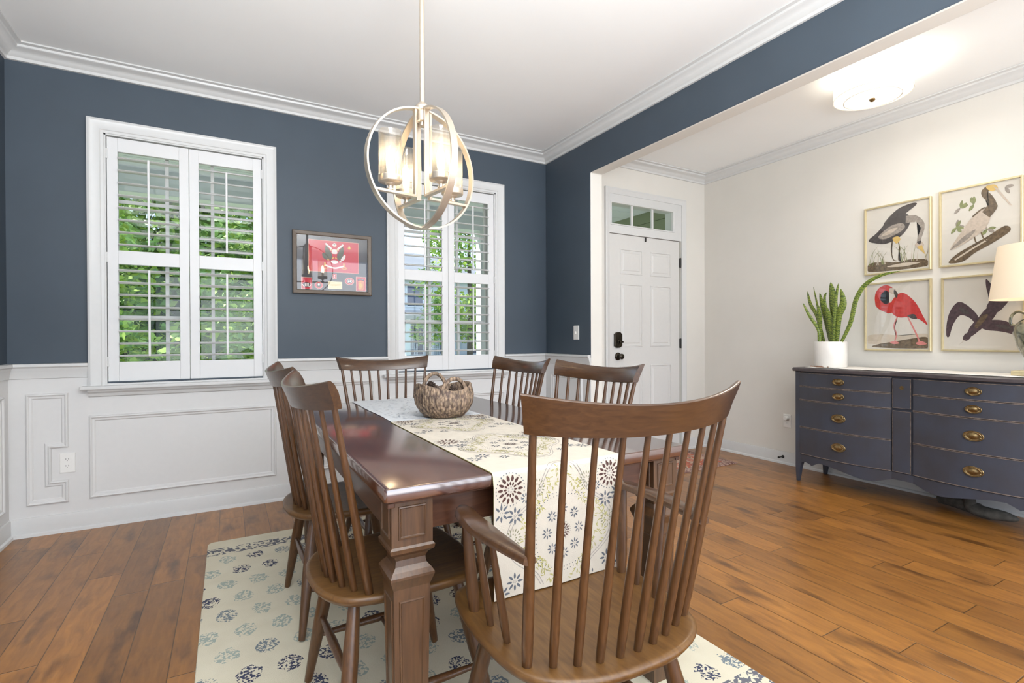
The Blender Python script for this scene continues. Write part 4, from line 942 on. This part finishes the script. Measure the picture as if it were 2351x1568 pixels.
def wire(p, w, k=4): return line(cm(p, k, False), w)
def printf(y0, y1, z0, z1, shapes, label):
    t = empty('framed_bird_print', (XF, (y0+y1)/2, z0)); tag(t, label, 'picture', 'framed bird prints over the sideboard')
    f = [(0, 0), (0, .026), (.002, .028), (.010, .028), (.012, .020), (.012, .016)]
    b = MB(); b.mould([(y1, z0), (y0, z0), (y0, z1), (y1, z1)], f, RIGHTW(XF-.001)); b.build('picture_frame', M_['gold'], t)
    b = MB(); m = RIGHTW(XF-.001); b.poly([(y1+.01, z0+.01), (y0-.01, z0+.01), (y0-.01, z1-.01), (y1+.01, z1-.01)], m, .015, 0)
    w_, h_ = y1-y0, z1-z0
    for i, (mi, pts) in enumerate(shapes):
        f_ = b.poly([(y0+w_*min(.955, max(.045, u)), z0+h_*min(.965, max(.035, v_))) for u, v_ in pts], m, .0154+.00006*i, mi)
        if f_: bmesh.ops.triangulate(b.bm, faces=[f_], ngon_method='EAR_CLIP')
    b.build('print', INK, t, recalc=False)
    MB().prism([(y1+.011, z0+.011), (y0-.011, z0+.011), (y0-.011, z1-.011), (y1+.011, z1-.011)], m, .0195, .0210).build('glass_pane', M_['picglass'], t)
rnd = random.Random(11)
reeds = []
for k in range(26):
    u = rnd.uniform(.06, .40) if k % 2 else rnd.uniform(.55, .93); lean = rnd.uniform(-.14, .14); hh = rnd.uniform(.14, .28)
    reeds.append((4 if k % 3 else 9, wire([(u, .14), (u+lean*.3, .14+hh*.6), (u+lean, .14+hh)], [.010, .009, .008, .007, .006, .005, .004, .003, .002][:9])))
S1 = [(3, blob([(.06, .05), (.94, .05), (.94, .14), (.7, .17), (.5, .15), (.3, .18), (.07, .17)])), (9, blob([(.35, .10), (.6, .08), (.85, .11), (.6, .13)]))]+reeds[:13]
S1 += [(3, wire([(.44, .48), (.42, .34), (.45, .20), (.50, .17)], .014)), (3, wire([(.52, .48), (.55, .33), (.53, .19), (.58, .16)], .014)),
 (1, blob([(.06, .52), (.20, .62), (.36, .76), (.54, .84), (.68, .80), (.70, .68), (.62, .56), (.50, .48), (.34, .44), (.20, .46)])), (2, blob([(.22, .56), (.40, .68), (.58, .70), (.62, .62), (.46, .54), (.30, .51)])), (7, blob([(.26, .56), (.42, .64), (.52, .64), (.40, .57)])),
 (1, blob([(.30, .72), (.50, .90), (.72, .955), (.80, .93), (.66, .84), (.54, .76)])), (8, blob([(.44, .50), (.52, .52), (.56, .47), (.50, .42)])),
 (2, line(cm([(.64, .74), (.80, .72), (.88, .60), (.84, .46), (.82, .38)], 5, False), [.10]*5+[.075]*5+[.055]*6+[.05]*5)), (7, blob([(.78, .38), (.86, .40), (.90, .34), (.84, .30), (.78, .33)])), (1, blob([(.80, .40), (.86, .41), (.84, .36)])), (8, [(.80, .33), (.87, .35), (.93, .20)])]+reeds[13:]
lv = []
for k in range(22):
    u, v_ = rnd.choice([(.27, .74), (.22, .50), (.60, .42), (.80, .90), (.44, .76), (.70, .36)]); a = rnd.uniform(0, 6.3); L_ = .10
    dx, dy = cos(a)*L_, sin(a)*L_; lv.append((4 if k % 3 else 2, blob([(u, v_), (u+dx*.5-dy*.22, v_+dy*.5+dx*.22), (u+dx, v_+dy), (u+dx*.5+dy*.22, v_+dy*.5-dx*.22)])))
S2 = lv+[(3, blob([(.12, .05), (.30, .05), (.46, .15), (.66, .24), (.86, .36), (.80, .43), (.62, .34), (.40, .24), (.22, .15)])), (9, wire([(.2, .08), (.4, .19), (.6, .29)], .02)),
 (3, wire([(.44, .38), (.46, .28), (.50, .25)], .016)), (3, wire([(.52, .40), (.56, .30), (.60, .28)], .016)),
 (7, blob([(.14, .22), (.26, .40), (.42, .60), (.58, .68), (.64, .60), (.58, .44), (.44, .34), (.28, .26)])), (2, blob([(.14, .22), (.30, .36), (.46, .44), (.38, .34), (.24, .26)])), (3, wire([(.42, .60), (.56, .69), (.63, .62)], .02)),
 (3, line(cm([(.58, .60), (.66, .70), (.62, .80), (.56, .88), (.62, .93)], 5, False), [.12]*6+[.085]*8+[.075]*7)), (8, blob([(.58, .95), (.68, .955), (.72, .90), (.64, .88)])), (7, [(.66, .94), (.72, .90), (.88, .66), (.85, .67)])]
S3 = [(9, blob([(.05, .22), (.3, .24), (.6, .22), (.95, .24), (.95, .10), (.05, .10)])), (3, blob([(.15, .05), (.95, .04), (.95, .19), (.75, .18), (.45, .13), (.25, .10)])),
 (6, wire([(.52, .50), (.46, .36), (.50, .24), (.47, .13)], .018)), (6, wire([(.66, .50), (.74, .34), (.80, .22), (.84, .12)], .022)), (6, blob([(.78, .11), (.86, .14), (.94, .10), (.84, .085)])), (6, blob([(.40, .12), (.48, .14), (.54, .11), (.46, .095)])),
 (5, blob([(.40, .66), (.50, .80), (.62, .82), (.78, .68), (.88, .50), (.95, .36), (.84, .44), (.70, .48), (.54, .48), (.44, .54)])), (1, blob([(.66, .50), (.76, .52), (.80, .45), (.72, .46)])),
 (5, line(cm([(.48, .64), (.34, .62), (.22, .70), (.22, .84), (.32, .92), (.42, .88)], 5, False), [.15]*5+[.11]*6+[.09]*8+[.08]*7)), (7, blob([(.40, .91), (.48, .89), (.50, .84), (.44, .82), (.39, .85)])), (1, blob([(.47, .88), (.52, .82), (.50, .76), (.46, .83)]))]
S4 = [(10, blob([(.46, .46), (.34, .60), (.22, .66), (.12, .56), (.07, .40), (.06, .22), (.10, .20), (.15, .36), (.24, .48), (.36, .44), (.44, .36)])),
 (10, blob([(.56, .56), (.60, .68), (.56, .80), (.55, .93), (.59, .90), (.66, .78), (.70, .66), (.80, .72), (.92, .86), (.90, .76), (.80, .62), (.68, .50)])),
 (10, blob([(.58, .40), (.74, .40), (.86, .34), (.94, .22), (.95, .16), (.86, .22), (.72, .26), (.56, .28), (.50, .32)])),
 (10, blob([(.32, .20), (.36, .32), (.46, .44), (.56, .56), (.66, .58), (.68, .50), (.60, .38), (.48, .28), (.38, .20)])), (3, blob([(.42, .34), (.50, .46), (.58, .48), (.52, .38), (.44, .30)])),
 (1, blob([(.36, .50), (.30, .56), (.22, .58), (.28, .50)])), (1, blob([(.66, .34), (.78, .34), (.86, .28), (.74, .30)])), (10, blob([(.27, .17), (.31, .24), (.38, .23), (.36, .17), (.31, .14)])), (7, [(.29, .15), (.32, .16), (.22, .085)])]
printf(-1.770, -2.187, 1.569, 2.073, S1, 'framed print of a charcoal wading bird among reeds, above the red bird')
printf(-2.233, -2.650, 1.573, 2.087, S2, 'framed print of a pale brown sea bird perched on a leafy branch')
printf(-1.770, -2.187, 1.003, 1.507, S3, 'framed print of a red long legged bird, beside the potted plant')
printf(-2.245, -2.662, 1.006, 1.503, S4, 'framed print of a dark soaring bird with spread wings, beside the lamp')

# ------------------------------------------------------------------ military shadow box between the windows
BX0, BX1, BZ0, BZ1 = 1.461, 2.001, 1.424, 1.864
t = empty('shadow_box', ((BX0+BX1)/2, 0, BZ0)); tag(t, 'brown framed shadow box with a red eagle flag and military patches between the two windows', 'framed display')
MBR = paint('brown_frame', (.115, .085, .06), .4, var=.1); MBLK = paint('charcoal_mat', (.055, .055, .062), .8, var=.05)
b = MB(); b.mould(rect(BX0, BX1, BZ0, BZ1), [(0, 0), (0, .028), (.004, .034), (.024, .030), (.028, .024), (.028, .012)], BACK()); b.build('frame', MBR, t)
b = MB(); b.prism(rect(BX0+.026, BX1-.026, BZ0+.026, BZ1-.026), BACK(), 0, .008); b.build('backing', MBLK, t)
FR = paint('flag_red', (.52, .035, .055), .8, bump=.2, var=.04); FG = paint('emblem_gold', (.65, .42, .08), .7, var=.1); FW = paint('emblem_white', (.75, .70, .66), .8); FD = paint('emblem_dark', (.10, .10, .07), .8, var=.3, scale=90); FK = paint('patch_black', (.03, .03, .04), .8); FE = paint('plaque_cream', (.70, .60, .36), .5)
FT = paint('flag_fringe', (.75, .45, .35), .8)
FMATS = [FR, FG, FW, FD, FK, FE, FT]
def FU(u, v_): return (BX0+.54*u, BZ0+.44*v_)      # 0..1 over the frame
def shp(b, mi, pts, d): f_ = b.poly([FU(u, v_) for u, v_ in pts], BACK(), d, mi); f_ and bmesh.ops.triangulate(b.bm, faces=[f_], ngon_method='EAR_CLIP')
b = MB(); fl = rect(.195, .835, .365, .878)
shp(b, 6, fl, .0090); shp(b, 0, rect(.199, .831, .370, .873), .0092)
eag = [(3, blob([(.415, .80), (.40, .72), (.42, .62), (.47, .56), (.49, .64), (.46, .72)])), (3, blob([(.625, .80), (.64, .72), (.62, .62), (.57, .56), (.55, .64), (.58, .72)])),
 (3, blob([(.365, .665), (.40, .675), (.43, .60), (.44, .56), (.40, .57), (.37, .61)])), (2, blob([(.66, .66), (.63, .64), (.60, .58), (.62, .56), (.655, .60)])),
 (2, wire([(.405, .83), (.44, .79), (.47, .76), (.485, .72)], .026)), (2, wire([(.635, .83), (.60, .79), (.57, .76), (.555, .72)], .026)), (1, blob([(.475, .75), (.49, .735), (.50, .715), (.48, .72)])), (1, blob([(.565, .75), (.55, .735), (.54, .715), (.56, .72)])),
 (2, blob([(.495, .735), (.545, .735), (.555, .68), (.52, .665), (.485, .68)])), (0, blob([(.495, .66), (.545, .66), (.55, .60), (.52, .57), (.49, .60)])), (1, [(.508, .62), (.515, .60), (.495, .585), (.487, .595)]), (1, [(.532, .62), (.525, .60), (.545, .585), (.553, .595)]),
 (2, blob([(.48, .555), (.52, .565), (.56, .555), (.565, .53), (.52, .505), (.475, .53)])), (2, blob([(.50, .83), (.52, .845), (.54, .83), (.545, .80), (.52, .785), (.495, .80)])), (1, blob([(.505, .80), (.535, .80), (.52, .79)])), (3, blob([(.505, .82), (.52, .825), (.535, .82), (.52, .812)])),
 (1, wire([(.42, .575), (.44, .56), (.45, .57)], .008)), (2, [(.575, .555), (.61, .56), (.60, .53)]),
 (2, wire([(.40, .475), (.45, .455), (.52, .435), (.59, .455), (.64, .475)], .024)), (1, wire([(.365, .44), (.40, .475), (.395, .52)], .014)), (1, wire([(.675, .44), (.64, .475), (.64, .525)], .014)), (1, wire([(.37, .43), (.41, .425), (.44, .44)], .010)), (1, wire([(.67, .43), (.64, .425), (.61, .44)], .010)),
 (1, blob([(.70, .80), (.71, .82), (.72, .80), (.73, .775), (.71, .755), (.69, .775)])), (2, blob([(.703, .80), (.71, .81), (.717, .80), (.71, .77)]))]
for i, (mi, pts) in enumerate(eag): shp(b, mi, pts, .0096+.0001*i)
b.build('red_flag', FMATS, t, recalc=False)
b = MB(); shp(b, 6, rect(.105, .238, .075, .265), .0090); shp(b, 0, rect(.11, .233, .08, .26), .0094); shp(b, 4, blob([(.125, .165), (.17, .185), (.215, .165), (.20, .12), (.17, .108), (.14, .12)]), .0098)
shp(b, 2, rect(.150, .158, .118, .172), .0102); shp(b, 2, rect(.158, .168, .165, .172), .0103); shp(b, 2, rect(.164, .171, .118, .172), .0104); shp(b, 2, rect(.177, .184, .118, .172), .0102); shp(b, 2, rect(.184, .193, .165, .172), .0103); shp(b, 2, rect(.190, .197, .118, .172), .0104); shp(b, 2, rect(.15, .168, .14, .146), .0105); shp(b, 2, rect(.178, .196, .14, .146), .0105)
shp(b, 2, wire([(.118, .15), (.132, .125), (.145, .115)], .008), .0103); shp(b, 2, wire([(.224, .15), (.21, .125), (.197, .115)], .008), .0103)
b.build('left_patch', FMATS, t, recalc=False)
b = MB(); E_ = lambda cx, cy, rx, ry: [(cx+rx*cos(q), cy+ry*sin(q)) for q in [2*pi*k/24 for k in range(24)]]
shp(b, 6, E_(.320, .145, .052, .056), .0090); shp(b, 0, E_(.320, .145, .048, .051), .0094); shp(b, 3, E_(.320, .148, .030, .030), .0098); shp(b, 2, E_(.320, .155, .012, .020), .0102)
b.build('oval_patch', FMATS, t, recalc=False)
b = MB(); shp(b, 6, E_(.712, .232, .062, .060), .0090); shp(b, 0, E_(.712, .232, .055, .053), .0094); shp(b, 2, E_(.712, .232, .038, .034), .0098); shp(b, 4, E_(.712, .232, .033, .028), .0101); shp(b, 2, E_(.700, .230, .012, .018), .0104); shp(b, 2, E_(.724, .234, .012, .018), .0105)
b.build('oval_patch', FMATS, t, recalc=False)
b = MB(); shp(b, 6, rect(.495, .545, .262, .345), .0090); shp(b, 0, rect(.499, .541, .267, .340), .0094); shp(b, 2, E_(.520, .318, .006, .008), .0098); shp(b, 2, [(.512, .285), (.528, .285), (.520, .305)], .0098)
b.build('small_pin_patch', FMATS, t, recalc=False)
b = MB(); b.prism([FU(*p) for p in rect(.435, .615, .095, .215)], BACK(), .008, .0115); 
for k, (a, c) in enumerate(((.47, .58), (.45, .60), (.455, .595), (.48, .57))): shp(b, 1, rect(a, c, .195-.022*k-.003, .195-.022*k+.003), .0118)
for f_ in b.bm.faces:
    if f_.calc_center_median().y > -.0116: f_.material_index = 5
b.build('engraved_plaque', FMATS, t, recalc=False)
b = MB(); shp(b, 6, rect(.798, .930, .075, .315), .0090); shp(b, 0, rect(.803, .925, .080, .310), .0094)
shp(b, 4, cm([(.822, .268), (.864, .288), (.906, .268), (.902, .248), (.864, .264), (.826, .248)], 3), .0098)
sh_ = [(.830, .24), (.898, .24), (.900, .12), (.885, .095), (.843, .095), (.828, .12)]
shp(b, 1, sh_, .0099); shp(b, 0, [(.864+(u-.864)*.88, .168+(v_-.168)*.90) for u, v_ in sh_], .0101)
for cx in (.847, .864, .881): shp(b, 1, blob([(cx, .235), (cx+.008, .18), (cx+.004, .115), (cx-.004, .115), (cx-.008, .18)]), .0103+.0002*(cx > .86))
for k in range(6): shp(b, 2, rect(.832+.0115*k, .837+.0115*k, .262+.008*sin(pi*(k+.5)/6), .272+.008*sin(pi*(k+.5)/6)), .0106)
b.build('shoulder_patch', FMATS, t, recalc=False)
MB().prism(rect(BX0+.027, BX1-.027, BZ0+.027, BZ1-.027), BACK(), .0225, .0240).build('glass_pane', M_['picglass'], t)

# ------------------------------------------------------------------ outside: porch, garden, house over the street
GR = paint('lawn_grass', (.26, .32, .12), .95, var=.3, scale=2); WHT = paint('exterior_white', (.72, .74, .76), .6, var=.02); SID = paint('green_lap_siding', (.20, .23, .13), .7, var=.03)
o = MB().box(-60, 80, .2, 90, -.30, -.20).build('front_lawn', GR); tag(o, 'green lawn and street side ground outside the windows', 'lawn', kind='stuff')
o = MB().box(-6, 5.9, .15, 2.35, -.20, -.06).build('porch_floor', paint('porch_concrete', (.62, .61, .59), .8)); struct(o, 'grey front porch floor', 'porch')
b = MB(); b.box(-6, 6.1, .15, 2.35, 2.76, 2.86)
for k in range(7): b.box(-6, 5.9, .35+.3*k, .356+.3*k, 2.757, 2.762)
b.box(-6, 5.9, 2.18, 2.36, 2.52, 2.80); o = b.build('porch_ceiling', WHT); struct(o, 'white beadboard porch ceiling and beam', 'porch')
b = MB(); b.box(5.9, 6.05, -.12, 2.6, -.2, 2.76)
for k in range(18): b.box(5.888, 5.9, -.12, 2.6, -.1+.16*k, -.1+.16*k+.152)
o = b.build('garage_side_wall', SID); struct(o, 'green lap siding wall beside the porch', 'wall')
o = MB().box(-6, 0-.15, .0, .15, -.2, 2.9).build('wall_outer', WHT); struct(o, 'outside wall beyond the window wall', 'wall')
def column(x, label):
    t = empty('porch_column', (x, 2.27, -.06)); tag(t, label, 'column')
    b = MB(); b.box(x-.075, x+.075, 2.195, 2.345, .04, 2.46); b.build('column_shaft', WHT, t, bevel=.004)
    b = MB(); b.box(x-.095, x+.095, 2.175, 2.365, -.0595, .04); b.build('column_base', WHT, t); b = MB(); b.box(x-.095, x+.095, 2.175, 2.365, 2.46, 2.52); b.build('column_capital', WHT, t)
column(4.05, 'white square porch column seen at the right edge of the right window'); column(-1.4, 'white square porch column outside, left of the left window')
MGL = [paint('leaf_bright', (.38, .52, .09), .6, var=.3, scale=3), paint('leaf_mid', (.20, .34, .07), .6, var=.3, scale=3), paint('leaf_deep', (.05, .12, .04), .6, var=.3, scale=3)]
MBARK = paint('bark', (.09, .07, .055), .9, var=.3)
def tree(x, y, h, r, seed, n, label, mats, z0=.0, hz=None, ls=.10, name='tree'):
    rnd = random.Random(seed); t = empty(name, (x, y, -.2)); tag(t, label, 'tree', 'trees outside the windows')
    b = MB(); zc = z0+(h-z0)/2; hz = hz or (h-z0)/2
    cl = [(x+r*.75*rnd.uniform(-1, 1), y+r*.6*rnd.uniform(-1, 1), zc+hz*.8*rnd.uniform(-1, 1)) for _ in range(26)]
    for k in range(n):
        c = rnd.choice(cl); q = rnd.uniform(0, 2*pi); w = rnd.uniform(-1, 1); R_ = r*.42*rnd.uniform(.3, 1)**.5; sq = math.sqrt(1-w*w)
        p = Vector((c[0]+R_*sq*cos(q), c[1]+R_*sq*sin(q), c[2]+R_*.9*w))
        if p.z < -.10: continue
        a = Vector((rnd.gauss(0, 1), rnd.gauss(0, 1), rnd.gauss(0, .6))).normalized(); e = a.cross(Vector((rnd.gauss(0, 1), rnd.gauss(0, 1), rnd.gauss(0, 1)))).normalized(); L_ = ls*rnd.uniform(.6, 1.2)
        b.face([b.v(p-a*L_*.5), b.v(p+e*L_*.26), b.v(p+a*L_*.5), b.v(p-e*L_*.26)], rnd.choice((0, 0, 1)) )
    b.build('foliage', mats, t, recalc=False)
    b = MB(); b.tube([(x, y, -.198), (x+.03, y, zc*.5), (x, y+.05, zc+hz*.5)], [.10, .08, .03], 8); b.build('trunk', MBARK, t, True)
A_, B_, C_ = MGL
tree(-1.0, 6.4, 5.6, 1.15, 1, 6500, 'bright green leafy tree filling the left part of the left window', [A_, B_], z0=.35, ls=.15)
tree(1.55, 6.4, 5.8, 1.15, 2, 6500, 'green tree filling the right part of the left window', [B_, A_], z0=.3, ls=.15)
tree(.2, 11.5, 6.6, 2.4, 3, 11000, 'tall green tree farther back behind the two trees of the left window', [B_, A_], z0=-.1, ls=.3)
tree(-4.2, 9.6, 6.2, 1.6, 4, 3200, 'leafy tree at the far left outside', [B_, C_], z0=0, ls=.2)
tree(7.0, 9.2, 6.0, 1.35, 5, 7500, 'light green tree in the middle of the right window', [A_, B_], z0=.7, ls=.15)
tree(7.3, 13.4, 9.0, 1.0, 6, 3200, 'dark green tree top in the upper half of the right window', [C_, C_], z0=5.0, ls=.18)
tree(9.3, 8.4, 2.6, 1.0, 7, 2400, 'green bush low at the right side of the right window', [B_, A_], z0=-.1, ls=.13)
tree(16.5, 18, 8.5, 2.4, 8, 3200, 'tall green tree beside the pale house across the street', [B_, A_], z0=2, ls=.3)
rnd = random.Random(77); b = MB()
for k in range(9000):
    p = Vector((rnd.uniform(-9, 5.6), 15.2+rnd.uniform(-.5, .5), -.0+3.9*rnd.random())); a = Vector((rnd.gauss(0, 1), rnd.gauss(0, 1), rnd.gauss(0, .6))).normalized(); e = a.cross(Vector((rnd.gauss(0, 1), rnd.gauss(0, 1), rnd.gauss(0, 1)))).normalized(); L_ = .34*rnd.uniform(.6, 1.1)
    b.face([b.v(p-a*L_*.5), b.v(p+e*L_*.3), b.v(p+a*L_*.5), b.v(p-e*L_*.3)], rnd.choice((0, 1)))
b.box(-9, 5.6, 15.0, 15.4, -.199, 3.6)
tag(b.build('garden_hedge', [C_, B_], recalc=False), 'tall dark green hedge behind the trees of the left window', 'hedge')
# house across the street
HY = 24; t = empty('house_across_street', (11, HY, -.2)); tag(t, 'pale two storey house with dark windows and a porch across the street', 'house')
MHW = paint('house_pale_siding', (.62, .66, .70), .7, var=.02); MWN = paint('house_dark_glass', (.035, .055, .12), .15); MRF = paint('house_grey_roof', (.36, .34, .33), .9, var=.1)
b = MB(); b.box(7.5, 17, HY, HY+8, -.2, 4.5); b.build('house_body', MHW, t)
b = MB(); b.hexa([(7.1, HY-.4, 4.5), (17.4, HY-.4, 4.5), (17.4, HY+8.4, 4.5), (7.1, HY+8.4, 4.5)], [(9.6, HY+3.6, 6.6), (14.6, HY+3.6, 6.6), (14.6, HY+4.4, 6.6), (9.6, HY+4.4, 6.6)]); b.build('roof', MRF, t)
b = MB(); b.hexa([(7.2, HY-2.3, 2.15), (17.2, HY-2.3, 2.15), (17.2, HY, 2.15), (7.2, HY, 2.15)], [(7.2, HY-2.3, 2.35), (17.2, HY-2.3, 2.35), (17.2, HY, 2.75), (7.2, HY, 2.75)]); b.build('porch_roof', MRF, t)
b = MB(); b.box(7.2, 17.2, HY-2.3, HY, -.2, .12); b.build('porch_deck', MHW, t)
for x in (8.0, 9.25, 11.6, 13.4, 15.2, 16.9): MB().box(x-.12, x+.12, HY-2.25, HY-2.0, .12, 2.15).build('porch_post', MHW, t)
for z0, z1 in ((.25, 1.85), (3.0, 4.1)):
    for x in (8.4, 10.35, 12.3, 14.2, 16.0):
        b = MB(); b.box(x-.52, x+.52, HY-.05, HY-.01, z0-.08, z1+.08); f_ = b.build('window_frame', WHT, t)
        b = MB(); b.box(x-.44, x-.02, HY-.07, HY-.04, z0, z1); b.box(x+.02, x+.44, HY-.07, HY-.04, z0, z1); b.build('window_glass', MWN, f_)
def rocker(x, y, label):
    t = empty('rocking_chair', (x, y, .12)); tag(t, label, 'chair', 'white chairs on the porch across the street')
    b = MB(); b.box(x-.26, x+.26, y-.25, y+.2, .55, .59); b.build('seat', WHT, t)
    b = MB(); b.box(x-.26, x+.26, y+.18, y+.22, 1.15, 1.22)
    for k in range(5): xx = x-.22+.11*k; b.box(xx-.018, xx+.018, y+.185, y+.215, .59, 1.15)
    b.build('backrest', WHT, t)
    for sx in (-1, 1): b = MB(); b.box(x+sx*.24-.025, x+sx*.24+.025, y-.24, y-.19, .16, .85); b.box(x+sx*.24-.025, x+sx*.24+.025, y+.16, y+.21, .16, .7); b.box(x+sx*.24-.025, x+sx*.24+.025, y-.35, y+.35, .121, .16); b.build('rocker_side', WHT, t)
rocker(9.75, HY-1.2, 'white rocking chair at the left of the far porch'); rocker(11.05, HY-1.2, 'white rocking chair at the right of the far porch')
